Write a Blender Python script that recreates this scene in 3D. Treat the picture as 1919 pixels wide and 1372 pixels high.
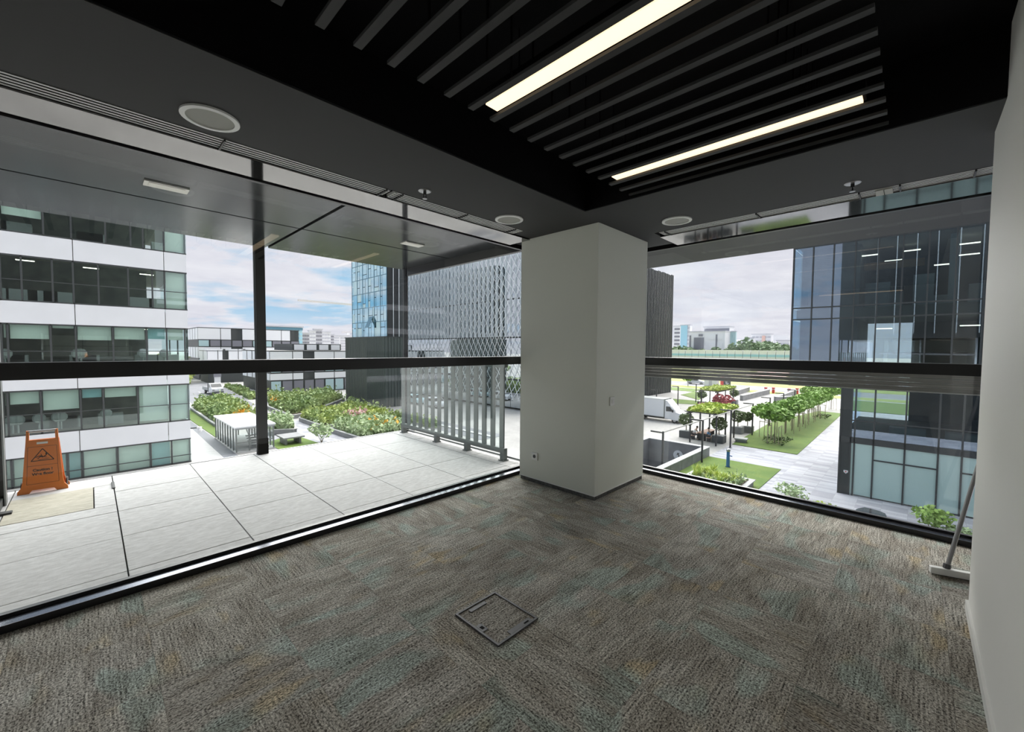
import bpy, bmesh, math, random
from mathutils import Vector, Matrix
R = math.radians
random.seed(7)
for o in list(bpy.data.objects): bpy.data.objects.remove(o)
scene = bpy.context.scene
col = scene.collection

# ------------------------------------------------------------------ camera
FPX, YAW, PITCH, ROLL = 773.0, R(44.35), R(2.45), R(0.437)
CAM = Vector((0, 0, 1.5))
F_ = Vector((math.cos(YAW)*math.cos(PITCH), math.sin(YAW)*math.cos(PITCH), -math.sin(PITCH)))
R0 = Vector((math.sin(YAW), -math.cos(YAW), 0)); U0 = R0.cross(F_)
R_ = R0*math.cos(ROLL) + U0*math.sin(ROLL); U_ = U0*math.cos(ROLL) - R0*math.sin(ROLL)
cam = bpy.data.cameras.new('camera'); cam_ob = bpy.data.objects.new('camera', cam); col.objects.link(cam_ob)
cam.sensor_fit = 'HORIZONTAL'; cam.sensor_width = 36; cam.lens = 36*FPX/1919
cam.clip_start = 0.02; cam.clip_end = 3000
mw = Matrix((R_, U_, -F_)).transposed().to_4x4(); mw.translation = CAM
cam_ob.matrix_world = mw
scene.camera = cam_ob
# survey helpers: where a sight line of the photograph meets a known plane of the place
GZ = -7.5
def sight(px, py): return F_*FPX + R_*(px-959.5) - U_*(py-686)
def gp(px, py, z=GZ):
    r = sight(px, py); return CAM + r*((z-CAM.z)/r.z)
def on_x(px, py, X): r = sight(px, py); return CAM + r*(X/r.x)
def on_y(px, py, Y): r = sight(px, py); return CAM + r*(Y/r.y)
def z8(x, y, z=GZ): return gp(1190+x*.21365, 690+y*.21365, z)
def z4(x, y, z=GZ): return gp(340+x*.2333, 680+y*.2333, z)

# ------------------------------------------------------------------ view, sky, sun
scene.view_settings.view_transform = 'Standard'; scene.view_settings.look = 'None'
scene.view_settings.gamma = 1; scene.view_settings.use_curve_mapping = False
scene.view_settings.exposure = 0.65
SKY_STRENGTH = 0.69
w = bpy.data.worlds.new('sky'); scene.world = w; w.use_nodes = True
nt = w.node_tree; nt.nodes.clear()
def N(t, **kw):
    n = nt.nodes.new(t)
    for k, v in kw.items(): setattr(n, k, v)
    return n
def LK(a, b): nt.links.new(a, b)
def MATH(op, a, b=None, clamp=False):
    n = N('ShaderNodeMath', operation=op, use_clamp=clamp)
    for i, v in enumerate((a, b)):
        if v is None: continue
        if isinstance(v, (int, float)): n.inputs[i].default_value = v
        else: LK(v, n.inputs[i])
    return n.outputs[0]
def MIXC(f, a, b, blend='MIX'):
    n = N('ShaderNodeMix', data_type='RGBA', blend_type=blend)
    for i, v in ((0, f), (6, a), (7, b)):
        if isinstance(v, (int, float)): n.inputs[i].default_value = v
        elif isinstance(v, tuple): n.inputs[i].default_value = (*v, 1)[:4]
        else: LK(v, n.inputs[i])
    return n.outputs[2]
def RAMP(f, *stops):
    n = N('ShaderNodeValToRGB'); e = n.color_ramp.elements
    while len(e) < len(stops): e.new(.5)
    for i, (p, c) in enumerate(stops):
        e[i].position = p; e[i].color = (c, c, c, 1) if isinstance(c, (int, float)) else (*c, 1)
    LK(f, n.inputs[0]); return n.outputs[0]
def NOISE(vec, scale, detail=3, rough=.55, out=0):
    n = N('ShaderNodeTexNoise'); n.inputs['Scale'].default_value = scale
    n.inputs['Detail'].default_value = detail; n.inputs['Roughness'].default_value = rough
    if vec is not None: LK(vec, n.inputs['Vector'])
    return n.outputs[out]
def VSCALE(vec, s):
    n = N('ShaderNodeMapping'); n.inputs['Scale'].default_value = s; LK(vec, n.inputs['Vector']); return n.outputs[0]
tc = N('ShaderNodeTexCoord'); sep = N('ShaderNodeSeparateXYZ'); LK(tc.outputs['Generated'], sep.inputs[0])
zz = MATH('MAXIMUM', sep.outputs[2], 0.0); den = MATH('ADD', zz, .11)
cmb = N('ShaderNodeCombineXYZ')
LK(MATH('DIVIDE', sep.outputs[0], den), cmb.inputs[0]); LK(MATH('DIVIDE', sep.outputs[1], den), cmb.inputs[1]); cmb.inputs[2].default_value = 2.3
cl = NOISE(cmb.outputs[0], .55, 7, .6)
cl2 = NOISE(cmb.outputs[0], 1.7, 5, .6)
cover = RAMP(cl, (.40, 0.0), (.50, 1.0))
side = RAMP(MATH('ADD', MATH('MULTIPLY', MATH('SUBTRACT', sep.outputs[1], sep.outputs[0]), .5), .5), (.42, 1.0), (.62, 0.0))
cover = MATH('MAXIMUM', cover, MATH('MULTIPLY', side, .92))
haze = RAMP(zz, (.0, 1.0), (.09, 0.0)); cover = MATH('MAXIMUM', cover, haze)
white = MIXC(RAMP(cl2, (.3, 0.0), (.7, 1.0)), (.71, .70, .80), (.91, .895, .955))
skyc = MIXC(cover, (.36, .62, .86), white)
bg = N('ShaderNodeBackground'); LK(skyc, bg.inputs[0]); bg.inputs[1].default_value = SKY_STRENGTH
wo = N('ShaderNodeOutputWorld'); LK(bg.outputs[0], wo.inputs[0])
sun = bpy.data.lights.new('sun', 'SUN'); sun.energy = 8.5; sun.angle = R(100); sun.color = (1, .97, .93)
so = bpy.data.objects.new('sun', sun); col.objects.link(so)
so.rotation_euler = Vector((-.72, -.42, -.72)).to_track_quat('-Z', 'Y').to_euler(); so.location = (0, 0, 60)

# ------------------------------------------------------------------ material helpers
MATS = {}
def mat(name, c, rough=.6, metal=0.0, var=0.0, vs=3.0, c2=None, bump=0.0, bs=40.0, stretch=None, coord='Object', spec=None, emit=None):
    global nt
    m = bpy.data.materials.new(name); m.use_nodes = True; nt = m.node_tree
    b = nt.nodes['Principled BSDF']; b.inputs['Roughness'].default_value = rough; b.inputs['Metallic'].default_value = metal
    b.inputs['Base Color'].default_value = (*c, 1)
    if spec is not None: b.inputs['Specular IOR Level'].default_value = spec
    if emit: b.inputs['Emission Color'].default_value = (*emit[:3], 1); b.inputs['Emission Strength'].default_value = emit[3]
    if var or c2 or bump:
        t = N('ShaderNodeTexCoord'); v = t.outputs[coord]
        if coord == 'World': pass
        if stretch: v = VSCALE(v, stretch)
    if var or c2:
        c2 = c2 or tuple(max(0, x*(1-var)) for x in c)
        f = RAMP(NOISE(v, vs, 5), (.35, 0.0), (.65, 1.0))
        LK(MIXC(f, c2, c), b.inputs['Base Color'])
    if bump:
        bn = N('ShaderNodeBump'); bn.inputs['Strength'].default_value = bump; bn.inputs['Distance'].default_value = .01
        LK(NOISE(v, bs, 4), bn.inputs['Height']); LK(bn.outputs[0], b.inputs['Normal'])
    MATS[name] = m; return m
def glass(name, tint, base, gain, gloss=(1, 1, 1), rough=0.0, ior=1.5):
    """thin architectural glass: Fresnel-weighted mix of a clear tinted and a mirror layer"""
    global nt
    m = bpy.data.materials.new(name); m.use_nodes = True; nt = m.node_tree; nt.nodes.clear()
    g = N('ShaderNodeNewGeometry'); dt = N('ShaderNodeVectorMath', operation='DOT_PRODUCT'); LK(g.outputs['Incoming'], dt.inputs[0]); LK(g.outputs['Normal'], dt.inputs[1])
    c5 = MATH('POWER', MATH('SUBTRACT', 1.0, MATH('ABSOLUTE', dt.outputs['Value']), True), 5.0)
    fac = MATH('ADD', MATH('MULTIPLY', MATH('ADD', MATH('MULTIPLY', c5, .96), .04), gain), base, True)
    tr = N('ShaderNodeBsdfTransparent'); tr.inputs[0].default_value = (*tint, 1)
    gl = N('ShaderNodeBsdfGlossy'); gl.inputs[0].default_value = (*gloss, 1); gl.inputs['Roughness'].default_value = rough
    mx = N('ShaderNodeMixShader'); LK(fac, mx.inputs[0]); LK(tr.outputs[0], mx.inputs[1]); LK(gl.outputs[0], mx.inputs[2])
    out = N('ShaderNodeOutputMaterial'); LK(mx.outputs[0], out.inputs[0])
    MATS[name] = m; return m

mat('soffit', (.034, .034, .034), .75, bump=.05)
mat('black', (.004, .004, .0045), .8, spec=.1)
mat('frame', (.010, .010, .012), .35)
mat('slat', (.034, .034, .034), .7)
mat('sillmetal', (.15, .16, .19), .16, .9)
mat('mirror', (.19, .187, .183), .05, 1.0)
mat('column', (.73, .745, .66), .6, bump=.03)
mat('wallpaint', (.85, .845, .81), .6, bump=.04, bs=120)
mat('trimwhite', (.82, .82, .79), .5)
mat('plastic', (.85, .85, .82), .35)
mat('skirt', (.13, .13, .12), .5, c2=(.05, .05, .048), vs=30)
mat('darkplastic', (.03, .03, .03), .5)
mat('grille', (.42, .42, .38), .7)
mat('diffuser', (.80, .80, .78), .5)
mat('steel', (.42, .42, .43), .35, .9)
mat('boxmetal', (.10, .10, .105), .5, .3)
mat('lamp', (1, .9, .75), .5, emit=(1.0, .75, .48, .95))
mat('lampoff', (.82, .80, .72), .5)
mat('lampwarm', (.9, .8, .6), .5, emit=(1.0, .85, .6, .9))
mat('extsoffit', (.03, .034, .036), .16, 0.0, spec=.18)
mat('stone', (.64, .635, .625), .8, c2=(.50, .495, .485), vs=26, bump=.15, bs=90, stretch=(.6, 1.6, 1), coord='Object')
mat('stonebeige', (.55, .52, .43), .8, c2=(.42, .39, .31), vs=22, bump=.15, bs=90, stretch=(.6, 1.6, 1))
mat('railgrey', (.16, .175, .17), .5)
mat('slatgrey', (.34, .36, .36), .5)
mat('railslat', (.19, .205, .20), .5)
mat('ownfacade', (.012, .013, .014), .35)
mat('overhang', (.012, .0115, .0115), .55, c2=(.006, .006, .006), vs=2, stretch=(6, .3, 1))
mat('brownstripe', (.30, .285, .27), .45, .2, c2=(.16, .155, .15), vs=3, stretch=(40, .4, 60))  # stripes copy the transom's reflection; the overhead beam uses it too
mat('orange', (.80, .22, .03), .4)
mat('print', (.02, .015, .012), .6)
mat('spandrel', (.84, .85, .89), .4, var=.06, vs=.6)
mat('mullion', (.05, .055, .058), .5)
mat('blind', (.84, .90, .84), .8)
mat('blindteal', (.40, .66, .70), .6)
mat('interior', (.10, .11, .11), .9, c2=(.2, .2, .19), vs=1.2)
mat('interiorfloor', (.24, .23, .21), .8)
mat('interiorlight', (1, 1, 1), .5, emit=(1, .93, .78, 3.0))
mat('wood', (.34, .20, .12), .6)
mat('furniture', (.45, .46, .46), .6)
mat('darkpanel', (.035, .042, .045), .5)
mat('rib', (.024, .031, .036), .5)
mat('ribdark', (.010, .013, .016), .5)
mat('podium', (.075, .095, .090), .5)
mat('whitepanel', (.88, .89, .93), .5)
mat('fin', (.75, .79, .83), .5)
mat('net', (.85, .88, .9), .5)
mat('bluepanel', (.08, .20, .28), .4)
mat('paleblue', (.55, .74, .80), .35)
mat('asphalt', (.25, .25, .27), .9, var=.25, vs=.5)
mat('path', (.20, .21, .23), .9, var=.15, vs=2)
mat('kerb', (.50, .50, .50), .8)
mat('concrete', (.30, .30, .31), .8, var=.25, vs=1.2)
mat('concretelight', (.48, .48, .48), .8, var=.1, vs=2)
mat('concretedark', (.16, .165, .17), .8, var=.25, vs=.8)
mat('planterbox', (.08, .085, .09), .6)
mat('soil', (.09, .065, .045), .95)
mat('bark', (.30, .25, .19), .9, var=.3, vs=12)
mat('stake', (.52, .45, .33), .8)
mat('post', (.045, .045, .05), .5)
mat('bluepaint', (.05, .17, .42), .4)
mat('red', (.65, .06, .05), .5)
mat('truckwhite', (.74, .75, .78), .4)
mat('carglass', (.03, .035, .04), .1)
mat('tyre', (.02, .02, .02), .8)
mat('citywhite', (.78, .78, .82), .7)
mat('citygrey', (.52, .52, .58), .7)
mat('cityblue', (.36, .62, .76), .5)
mat('citydark', (.22, .22, .26), .6)
mat('cityred', (.75, .50, .44), .7)
mat('cityglass', (.45, .62, .66), .4)
mat('crane', (.62, .58, .56), .6)
mat('skin', (.55, .36, .27), .6)
mat('shirtwhite', (.75, .75, .75), .8)
mat('shirtblue', (.16, .36, .62), .8)
mat('trousers', (.06, .06, .07), .8)
mat('hair', (.03, .02, .015), .7)
mat('benchwood', (.33, .20, .15), .7)
mat('flower', (.85, .36, .04), .7, c2=(.80, .55, .08), vs=6)
mat('redleaf', (.34, .07, .08), .7, c2=(.50, .16, .17), vs=4)
mat('pinkflower', (.70, .42, .42), .7)
mat('puddle', (.06, .06, .07), .15)
def leafmat(name, a, b, vs=1.5):
    m = mat(name, a, .7, c2=b, vs=vs)
    return m
leafmat('leaf_tree', (.30, .46, .10), (.15, .27, .06), 3)
leafmat('leaf_lime', (.58, .62, .14), (.32, .46, .09), 4)
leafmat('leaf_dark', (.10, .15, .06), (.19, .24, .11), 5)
leafmat('leaf_bed', (.36, .44, .15), (.19, .29, .11), .35)
leafmat('leaf_bed2', (.46, .52, .13), (.26, .36, .14), .4)
leafmat('leaf_pale', (.48, .56, .34), (.28, .40, .19), 2)
leafmat('leaf_far', (.13, .20, .11), (.22, .30, .16), .05)
mat('lawn', (.085, .155, .025), .95, c2=(.13, .19, .035), vs=.9, bump=.3, bs=15)
mat('field', (.24, .30, .07), .95, c2=(.33, .34, .10), vs=.06)
glass('glass_clear', (.968, .98, .975), 0.0, .9)
glass('glass_rail', (.92, .955, .95), .01, .9)
glass('glass_left', (.86, .92, .90), .04, 1.0, (.85, .95, .97))
glass('glass_right', (.66, .74, .75), .16, 1.2, (.74, .86, 1.05))
glass('glass_fin', (.30, .36, .38), .55, 1.5, (.9, .96, 1.0))
glass('glass_tower', (.30, .45, .50), .60, 1.5, (.72, .95, 1.02))
mat('glass_frost', (.50, .66, .63), .25)

# plaza paving: long slabs of uneven greys
def paving(name, c1, c2, mortar, scale, bw, rh, off=.5):
    global nt
    m = mat(name, c1, .85); nt = m.node_tree; b = nt.nodes['Principled BSDF']
    g = N('ShaderNodeNewGeometry'); br = N('ShaderNodeTexBrick'); LK(g.outputs['Position'], br.inputs['Vector'])
    for k, v in (('Color1', c1), ('Color2', c2), ('Mortar', mortar)): br.inputs[k].default_value = (*v, 1)
    br.inputs['Scale'].default_value = scale; br.inputs['Brick Width'].default_value = bw; br.inputs['Row Height'].default_value = rh
    br.inputs['Mortar Size'].default_value = .008; br.offset = off
    n = RAMP(NOISE(g.outputs['Position'], .35, 4), (.3, .82), (.7, 1.0))
    LK(MIXC(1.0, br.outputs[0], n, 'MULTIPLY'), b.inputs['Base Color'])
paving('plaza', (.46, .445, .43), (.40, .39, .375), (.36, .35, .34), 1, .4, .2)
paving('slabs', (.50, .50, .54), (.33, .33, .37), (.32, .32, .34), 1, .35, 1.1)

# carpet: looped pile in tonal threads, laid quarter-turn, with washed teal and straw patches
def carpet():
    global nt
    m = mat('carpet', (.1, .1, .1), .95, spec=.1); nt = m.node_tree; b = nt.nodes['Principled BSDF']
    t = N('ShaderNodeTexCoord'); oi = N('ShaderNodeObjectInfo'); g = N('ShaderNodeNewGeometry')
    sh = N('ShaderNodeVectorMath', operation='ADD'); LK(t.outputs['Object'], sh.inputs[0])
    rnd = N('ShaderNodeCombineXYZ'); LK(MATH('MULTIPLY', oi.outputs['Random'], 37.0), rnd.inputs[0]); LK(MATH('MULTIPLY', oi.outputs['Random'], 91.0), rnd.inputs[1])
    LK(rnd.outputs[0], sh.inputs[1]); v = sh.outputs[0]
    thread = NOISE(VSCALE(v, (92, 125, 1)), 1.0, 3, .75)
    rows = NOISE(VSCALE(v, (5, 120, 1)), 1.0, 1, .5)
    strk = NOISE(VSCALE(v, (3.0, 7, 1)), 1.0, 3, .6)
    f = MATH('ADD', MATH('MULTIPLY', thread, .79), MATH('MULTIPLY', rows, .21))
    basec = RAMP(f, (.40, (.05, .047, .043)), (.47, (.30, .285, .26)), (.54, (.50, .48, .44)), (.64, (.82, .80, .76)))
    tone = MIXC(RAMP(strk, (.38, 0.0), (.62, 1.0)), (.80, .77, .73), (1.15, 1.15, 1.13))
    c = MIXC(1.0, basec, tone, 'MULTIPLY')
    pt = RAMP(oi.outputs['Random'], (0.0, (.80, .79, .78)), (.5, (.97, .96, .93)), (1.0, (1.0, 1.0, 1.0)))
    c = MIXC(1.0, c, pt, 'MULTIPLY')
    patch = NOISE(VSCALE(v, (2.2, 4.6, 1)), 1.0, 1, .4)
    wide = NOISE(g.outputs['Position'], 1.5, 2, .5)
    teal = MATH('MULTIPLY', RAMP(patch, (.53, 0.0), (.60, 1.0)), RAMP(wide, (.42, 0.0), (.52, 1.0)))
    c = MIXC(MATH('MULTIPLY', teal, .8), c, MIXC(1.0, c, (.92, 1.13, 1.15), 'MULTIPLY'))
    p2 = NOISE(VSCALE(v, (2.1, 4.5, 3)), 1.3, 2, .5)
    gold = MATH('MULTIPLY', RAMP(p2, (.56, 0.0), (.66, 1.0)), RAMP(wide, (.42, 1.0), (.54, 0.0)))
    c = MIXC(MATH('MULTIPLY', gold, .8), c, MIXC(1.0, c, (1.22, 1.08, .82), 'MULTIPLY'))
    LK(c, b.inputs['Base Color'])
    bn = N('ShaderNodeBump'); bn.inputs['Strength'].default_value = .6; bn.inputs['Distance'].default_value = .004
    LK(f, bn.inputs['Height']); LK(bn.outputs[0], b.inputs['Normal'])
carpet()

# ------------------------------------------------------------------ object helpers
WLOC = {}
def link(o, parent=None):
    col.objects.link(o)
    if parent is not None: o.parent = parent
def tag(o, label=None, cat=None, group=None, kind=None, category=None):
    cat = cat or category
    for k, v in (('label', label), ('category', cat), ('group', group), ('kind', kind)):
        if v: o[k] = v
    return o
def thing(name, label, cat, loc=(0, 0, 0), rotz=0, group=None, kind=None):
    o = bpy.data.objects.new(name, None); o.empty_display_size = .1; link(o); o.location = loc; o.rotation_euler = (0, 0, rotz)
    WLOC[o.name] = Vector(loc); return tag(o, label, cat, group, kind)
class MB:
    def __init__(s): s.v = []; s.f = []
    def add(s, vs, fs):
        n = len(s.v); s.v += [tuple(a) for a in vs]; s.f += [tuple(i+n for i in f) for f in fs]; return s
    def box(s, a, b):
        x0, y0, z0 = [min(p, q) for p, q in zip(a, b)]; x1, y1, z1 = [max(p, q) for p, q in zip(a, b)]
        return s.add([(x0, y0, z0), (x1, y0, z0), (x1, y1, z0), (x0, y1, z0), (x0, y0, z1), (x1, y0, z1), (x1, y1, z1), (x0, y1, z1)],
              [(3, 2, 1, 0), (4, 5, 6, 7), (0, 1, 5, 4), (1, 2, 6, 5), (2, 3, 7, 6), (3, 0, 4, 7)])
    def prism(s, poly, z0, z1, axis='z'):
        """extrude a 2-D outline; axis tells along which axis"""
        def P(a, b, c): return {'z': (a, b, c), 'y': (a, c, b), 'x': (c, a, b)}[axis]
        n = len(poly); vs = [P(p[0], p[1], z0) for p in poly] + [P(p[0], p[1], z1) for p in poly]
        fs = [tuple(range(n-1, -1, -1)), tuple(range(n, 2*n))] + [(i, (i+1) % n, n+(i+1) % n, n+i) for i in range(n)]
        return s.add(vs, fs)
    def cyl(s, p0, p1, r0, r1=None, n=12):
        r1 = r0 if r1 is None else r1; p0, p1 = Vector(p0), Vector(p1); d = (p1-p0).normalized()
        a = d.orthogonal().normalized(); b = d.cross(a); vs = []
        for p, r in ((p0, r0), (p1, r1)):
            for i in range(n):
                t = 2*math.pi*i/n; vs.append(p + a*(r*math.cos(t)) + b*(r*math.sin(t)))
        return s.add(vs, [tuple(range(n-1, -1, -1)), tuple(range(n, 2*n))] + [(i, (i+1) % n, n+(i+1) % n, n+i) for i in range(n)])
    def tube(s, pts, r, n=6):
        for a, b in zip(pts, pts[1:]): s.cyl(a, b, r, r, n)
        return s
    def ball(s, c, r, n=10, m=6):
        if isinstance(r, (int, float)): r = (r, r, r)
        vs = [(c[0], c[1], c[2]-r[2])]
        for j in range(1, m):
            ph = -math.pi/2 + math.pi*j/m
            for i in range(n):
                t = 2*math.pi*i/n; vs.append((c[0]+r[0]*math.cos(ph)*math.cos(t), c[1]+r[1]*math.cos(ph)*math.sin(t), c[2]+r[2]*math.sin(ph)))
        vs.append((c[0], c[1], c[2]+r[2])); fs = [(0, 1+(i+1) % n, 1+i) for i in range(n)]
        for j in range(m-2):
            for i in range(n): fs.append((1+j*n+i, 1+j*n+(i+1) % n, 1+(j+1)*n+(i+1) % n, 1+(j+1)*n+i))
        t = len(vs)-1; fs += [(t, 1+(m-2)*n+i, 1+(m-2)*n+(i+1) % n) for i in range(n)]
        return s.add(vs, fs)
    def leaf(s, c, size, up=.5):
        d = Vector((random.gauss(0, 1), random.gauss(0, 1), random.gauss(0, 1)*up + .2)).normalized()
        a = d.orthogonal().normalized(); a = (Matrix.Rotation(random.uniform(0, 6.3), 3, d) @ a)*size; b = d*size*1.6; c = Vector(c)
        return s.add([c-b*.5, c+a*.5, c+b*.5, c-a*.5], [(0, 1, 2, 3)])
    def crown(s, c, r, n, size, shell=.55):
        for _ in range(n):
            while True:
                p = Vector((random.uniform(-1, 1), random.uniform(-1, 1), random.uniform(-1, 1))); l = p.length
                if shell < l < 1: break
            s.leaf((c[0]+p.x*r[0], c[1]+p.y*r[1], c[2]+p.z*r[2]), size*random.uniform(.7, 1.3))
        return s
    def mesh(s, name, m, off=Vector((0, 0, 0)), smooth=False):
        me = bpy.data.meshes.new(name); me.from_pydata([tuple(Vector(v)-off) for v in s.v], [], s.f); me.update()
        me.materials.append(MATS[m])
        if smooth: me.polygons.foreach_set('use_smooth', [True]*len(me.polygons))
        return me
    def build(s, name, m, parent=None, local=False, smooth=False, bevel=0.0, at=None, **tags):
        """coordinates are world ones unless local; under a parent they are taken relative to it"""
        off = Vector((0, 0, 0)); loc = Vector((0, 0, 0))
        if parent is not None and not local: off = WLOC.get(parent.name, off)
        if parent is None and at is not None: off = Vector(at); loc = Vector(at)
        o = bpy.data.objects.new(name, s.mesh(name, m, off, smooth)); link(o, parent); o.location = loc
        WLOC[o.name] = off if parent is not None else loc
        if bevel:
            b = o.modifiers.new('bevel', 'BEVEL'); b.width = bevel; b.segments = 2; b.limit_method = 'ANGLE'
        return tag(o, **tags)
def dup(o, parent=None, loc=None, rotz=None, scale=None, label=None):
    c = o.copy(); link(c)
    if parent is not None: c.parent = parent
    if loc is not None: c.location = loc
    if rotz is not None: c.rotation_euler = (0, 0, rotz)
    if scale is not None: c.scale = scale
    if label: c['label'] = label
    for ch in [x for x in list(bpy.data.objects) if x.parent == o] if False else list(o.children): dup(ch, c)
    return c
def box(name, a, b, m, parent=None, **kw): return MB().box(a, b).build(name, m, parent, **kw)
_shared = {}
def piece(name, size, m, center, parent, rotz=0):
    """alike pieces share one box mesh"""
    k = (name, tuple(round(x, 4) for x in size), m)
    if k not in _shared:
        h = [x/2 for x in size]; _shared[k] = MB().box([-x for x in h], h).mesh(name, m)
    o = bpy.data.objects.new(name, _shared[k]); link(o, parent)
    o.location = Vector(center) - (WLOC.get(parent.name, Vector()) if parent else Vector()); o.rotation_euler = (0, 0, rotz)
    WLOC[o.name] = Vector(center); return o
def pane_box(name, a, b, m, parent): 
    c = [(p+q)/2 for p, q in zip(a, b)]; return piece(name, [abs(q-p) for p, q in zip(a, b)], m, c, parent)
def slab(name, pts, z0, z1, m, parent=None, **kw):
    return MB().prism([(p[0], p[1]) for p in pts], z0, z1).build(name, m, parent, **kw)
def text_mesh(s, size):
    cu = bpy.data.curves.new('lettering', 'FONT'); cu.body = s; cu.size = size; cu.align_x = 'CENTER'; cu.align_y = 'CENTER'; cu.extrude = .0008
    cu.offset = size*.03
    o = bpy.data.objects.new('lettering', cu); col.objects.link(o); dg = bpy.context.evaluated_depsgraph_get(); dg.update()
    me = bpy.data.meshes.new_from_object(o.evaluated_get(dg)); bpy.data.objects.remove(o); return me
def lettering(s, size, m, parent, loc, rot, name='lettering'):
    me = text_mesh(s, size); me.materials.clear(); me.materials.append(MATS[m])
    o = bpy.data.objects.new(name, me); link(o, parent); o.location = Vector(loc); o.rotation_euler = rot; return o
def S(o, name=None): o['kind'] = 'structure'; return o

# ================================================================== THE ROOM
YW, XW, ZC = 3.33, 4.68, 2.715
XB, YB = -4.0, -4.2            # unseen back of the office
fl = S(box('floor', (XB, YB, -.30), (XW+.12, YW+.14, -.012), 'black'))
WLOC[fl.name] = Vector((0, 0, 0))
tile_me = MB().box((-.2495, -.2495, -.012), (.2495, .2495, 0)).mesh('carpet_tile', 'carpet')
ny = 0
for i in range(17):
    for j in range(8):
        x = 4.43 - .5*i; y = 3.08 - .5*j
        o = bpy.data.objects.new('carpet_tile', tile_me); link(o, fl); o.location = (x, y, 0)
        o.rotation_euler = (0, 0, random.choice((0, 1, 0, 1, 2, 3))*math.pi/2)
for i in range(3):
    for j in range(6):
        o = bpy.data.objects.new('carpet_tile', tile_me); link(o, fl); o.location = (4.43-.5*i, -.92-.5*j, 0); o.rotation_euler = (0, 0, random.choice((0, 1))*math.pi/2)
S(box('wall_right', (XB, -.42, 0), (3.53, -.27, ZC+.35), 'wallpaint', bevel=.004))
S(box('baseboard_right', (XB, -.27, 0), (3.53, -.258, .055), 'trimwhite'))
S(box('baseboard_end', (3.53, -.42, 0), (3.542, -.258, .055), 'trimwhite'))
S(box('wall_back', (XB-.15, YB, -.3), (XB, YW+.14, 3.3), 'wallpaint'))
S(box('wall_far_right', (XB, YB-.15, -.3), (XW+.12, YB, 3.3), 'wallpaint'))
S(box('ceiling', (XB-.15, YB-.15, 3.06), (XW+.12, YW+.14, 3.30), 'black'))
S(box('trim_1', (XB, 2.14, ZC), (2.945+.16, 2.945, 3.06), 'soffit'))
S(box('trim_2', (3.10, YB, ZC), (4.16, 2.945, 3.06), 'soffit'))
S(box('trim_3', (3.10, 2.945, ZC), (4.16, YW, 3.06), 'soffit'))
S(box('trim_4', (4.16, 2.0, ZC), (XW, YW, 3.06), 'soffit'))
S(box('trim_5', (XB, 2.128, ZC+.004), (3.10, 2.14, 3.06), 'black'))
S(box('trim_6', (3.088, YB, ZC+.004), (3.10, 2.128, 3.06), 'black'))
# mirror-polished ceiling strips along the glass
S(box('trim_7', (XB, 3.10, 2.70), (3.44, YW+.105, 2.74), 'mirror'))
S(box('trim_8', (4.30, YB, 2.70), (XW+.105, 2.0, 2.74), 'mirror'))
S(box('trim_9', (XB, 2.945, 2.80), (3.44, 3.10, 3.06), 'black'))
S(box('trim_10', (4.16, YB, 2.80), (4.30, 2.0, 3.06), 'black'))
# column in the corner
CXE = 4.452
cl_ = S(box('column', (3.44, 2.215, .05), (CXE, 3.225, ZC), 'column', bevel=.003))
S(box('baseboard_column', (3.448, 2.223, 0), (CXE-.008, 3.217, .044), 'skirt'))
S(box('trim_11', (3.434, 2.209, .044), (CXE, 3.225, .054), 'trimwhite'))

# linear slot diffusers
def diffuser(label, p0, p1, along, clips):
    a0, a1 = p0, p1
    cx0 = 3.02 if along == 'x' else 4.23
    root = thing('slot_diffuser', label, 'air diffuser', ((a0+a1)/2, cx0, 2.715) if along == 'x' else (cx0, (a0+a1)/2, 2.715), group='linear slot diffusers')
    def bx(u0, u1, c0, c1, z0, z1, n, m):
        if along == 'x': box(n, (u0, c0, z0), (u1, c1, z1), m, root)
        else: box(n, (c0, u0, z0), (c1, u1, z1), m, root)
    w0 = cx0-.072
    bx(a0, a1, w0, w0+.144, 2.798, 2.799, 'plenum', 'black')
    for k in range(5): bx(a0, a1, w0+k*.0325, w0+k*.0325+.0135, 2.711, 2.714, 'blade', 'diffuser')
    for e in (a0, a1-.012): bx(e, e+.012, w0, w0+.1435, 2.711, 2.732, 'end_cap', 'diffuser')
    for c in clips: bx(c, c+.010, w0-.004, w0+.150, 2.700, 2.735, 'clip', 'darkplastic')
diffuser('long white slot diffuser above the terrace window, left piece', XB, 1.66, 'x', (.58, 1.62))
diffuser('shorter white slot diffuser above the terrace window, ending near the column', 1.70, 3.16, 'x', (1.76, 2.42, 3.05))
diffuser('white slot diffuser above the right window beside the column', -3.9, 1.95, 'y', (1.88, 1.05, .35, .12, -.25))
tg = thing('cover_plate', 'small pale cover plate on the right slot diffuser', 'cover plate', (4.23, .20, 2.70))
box('plate', (4.165, .215, 2.700), (4.30, .262, 2.709), 'grille', tg); box('plate', (4.165, .165, 2.700), (4.30, .211, 2.709), 'grille', tg)

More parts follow.
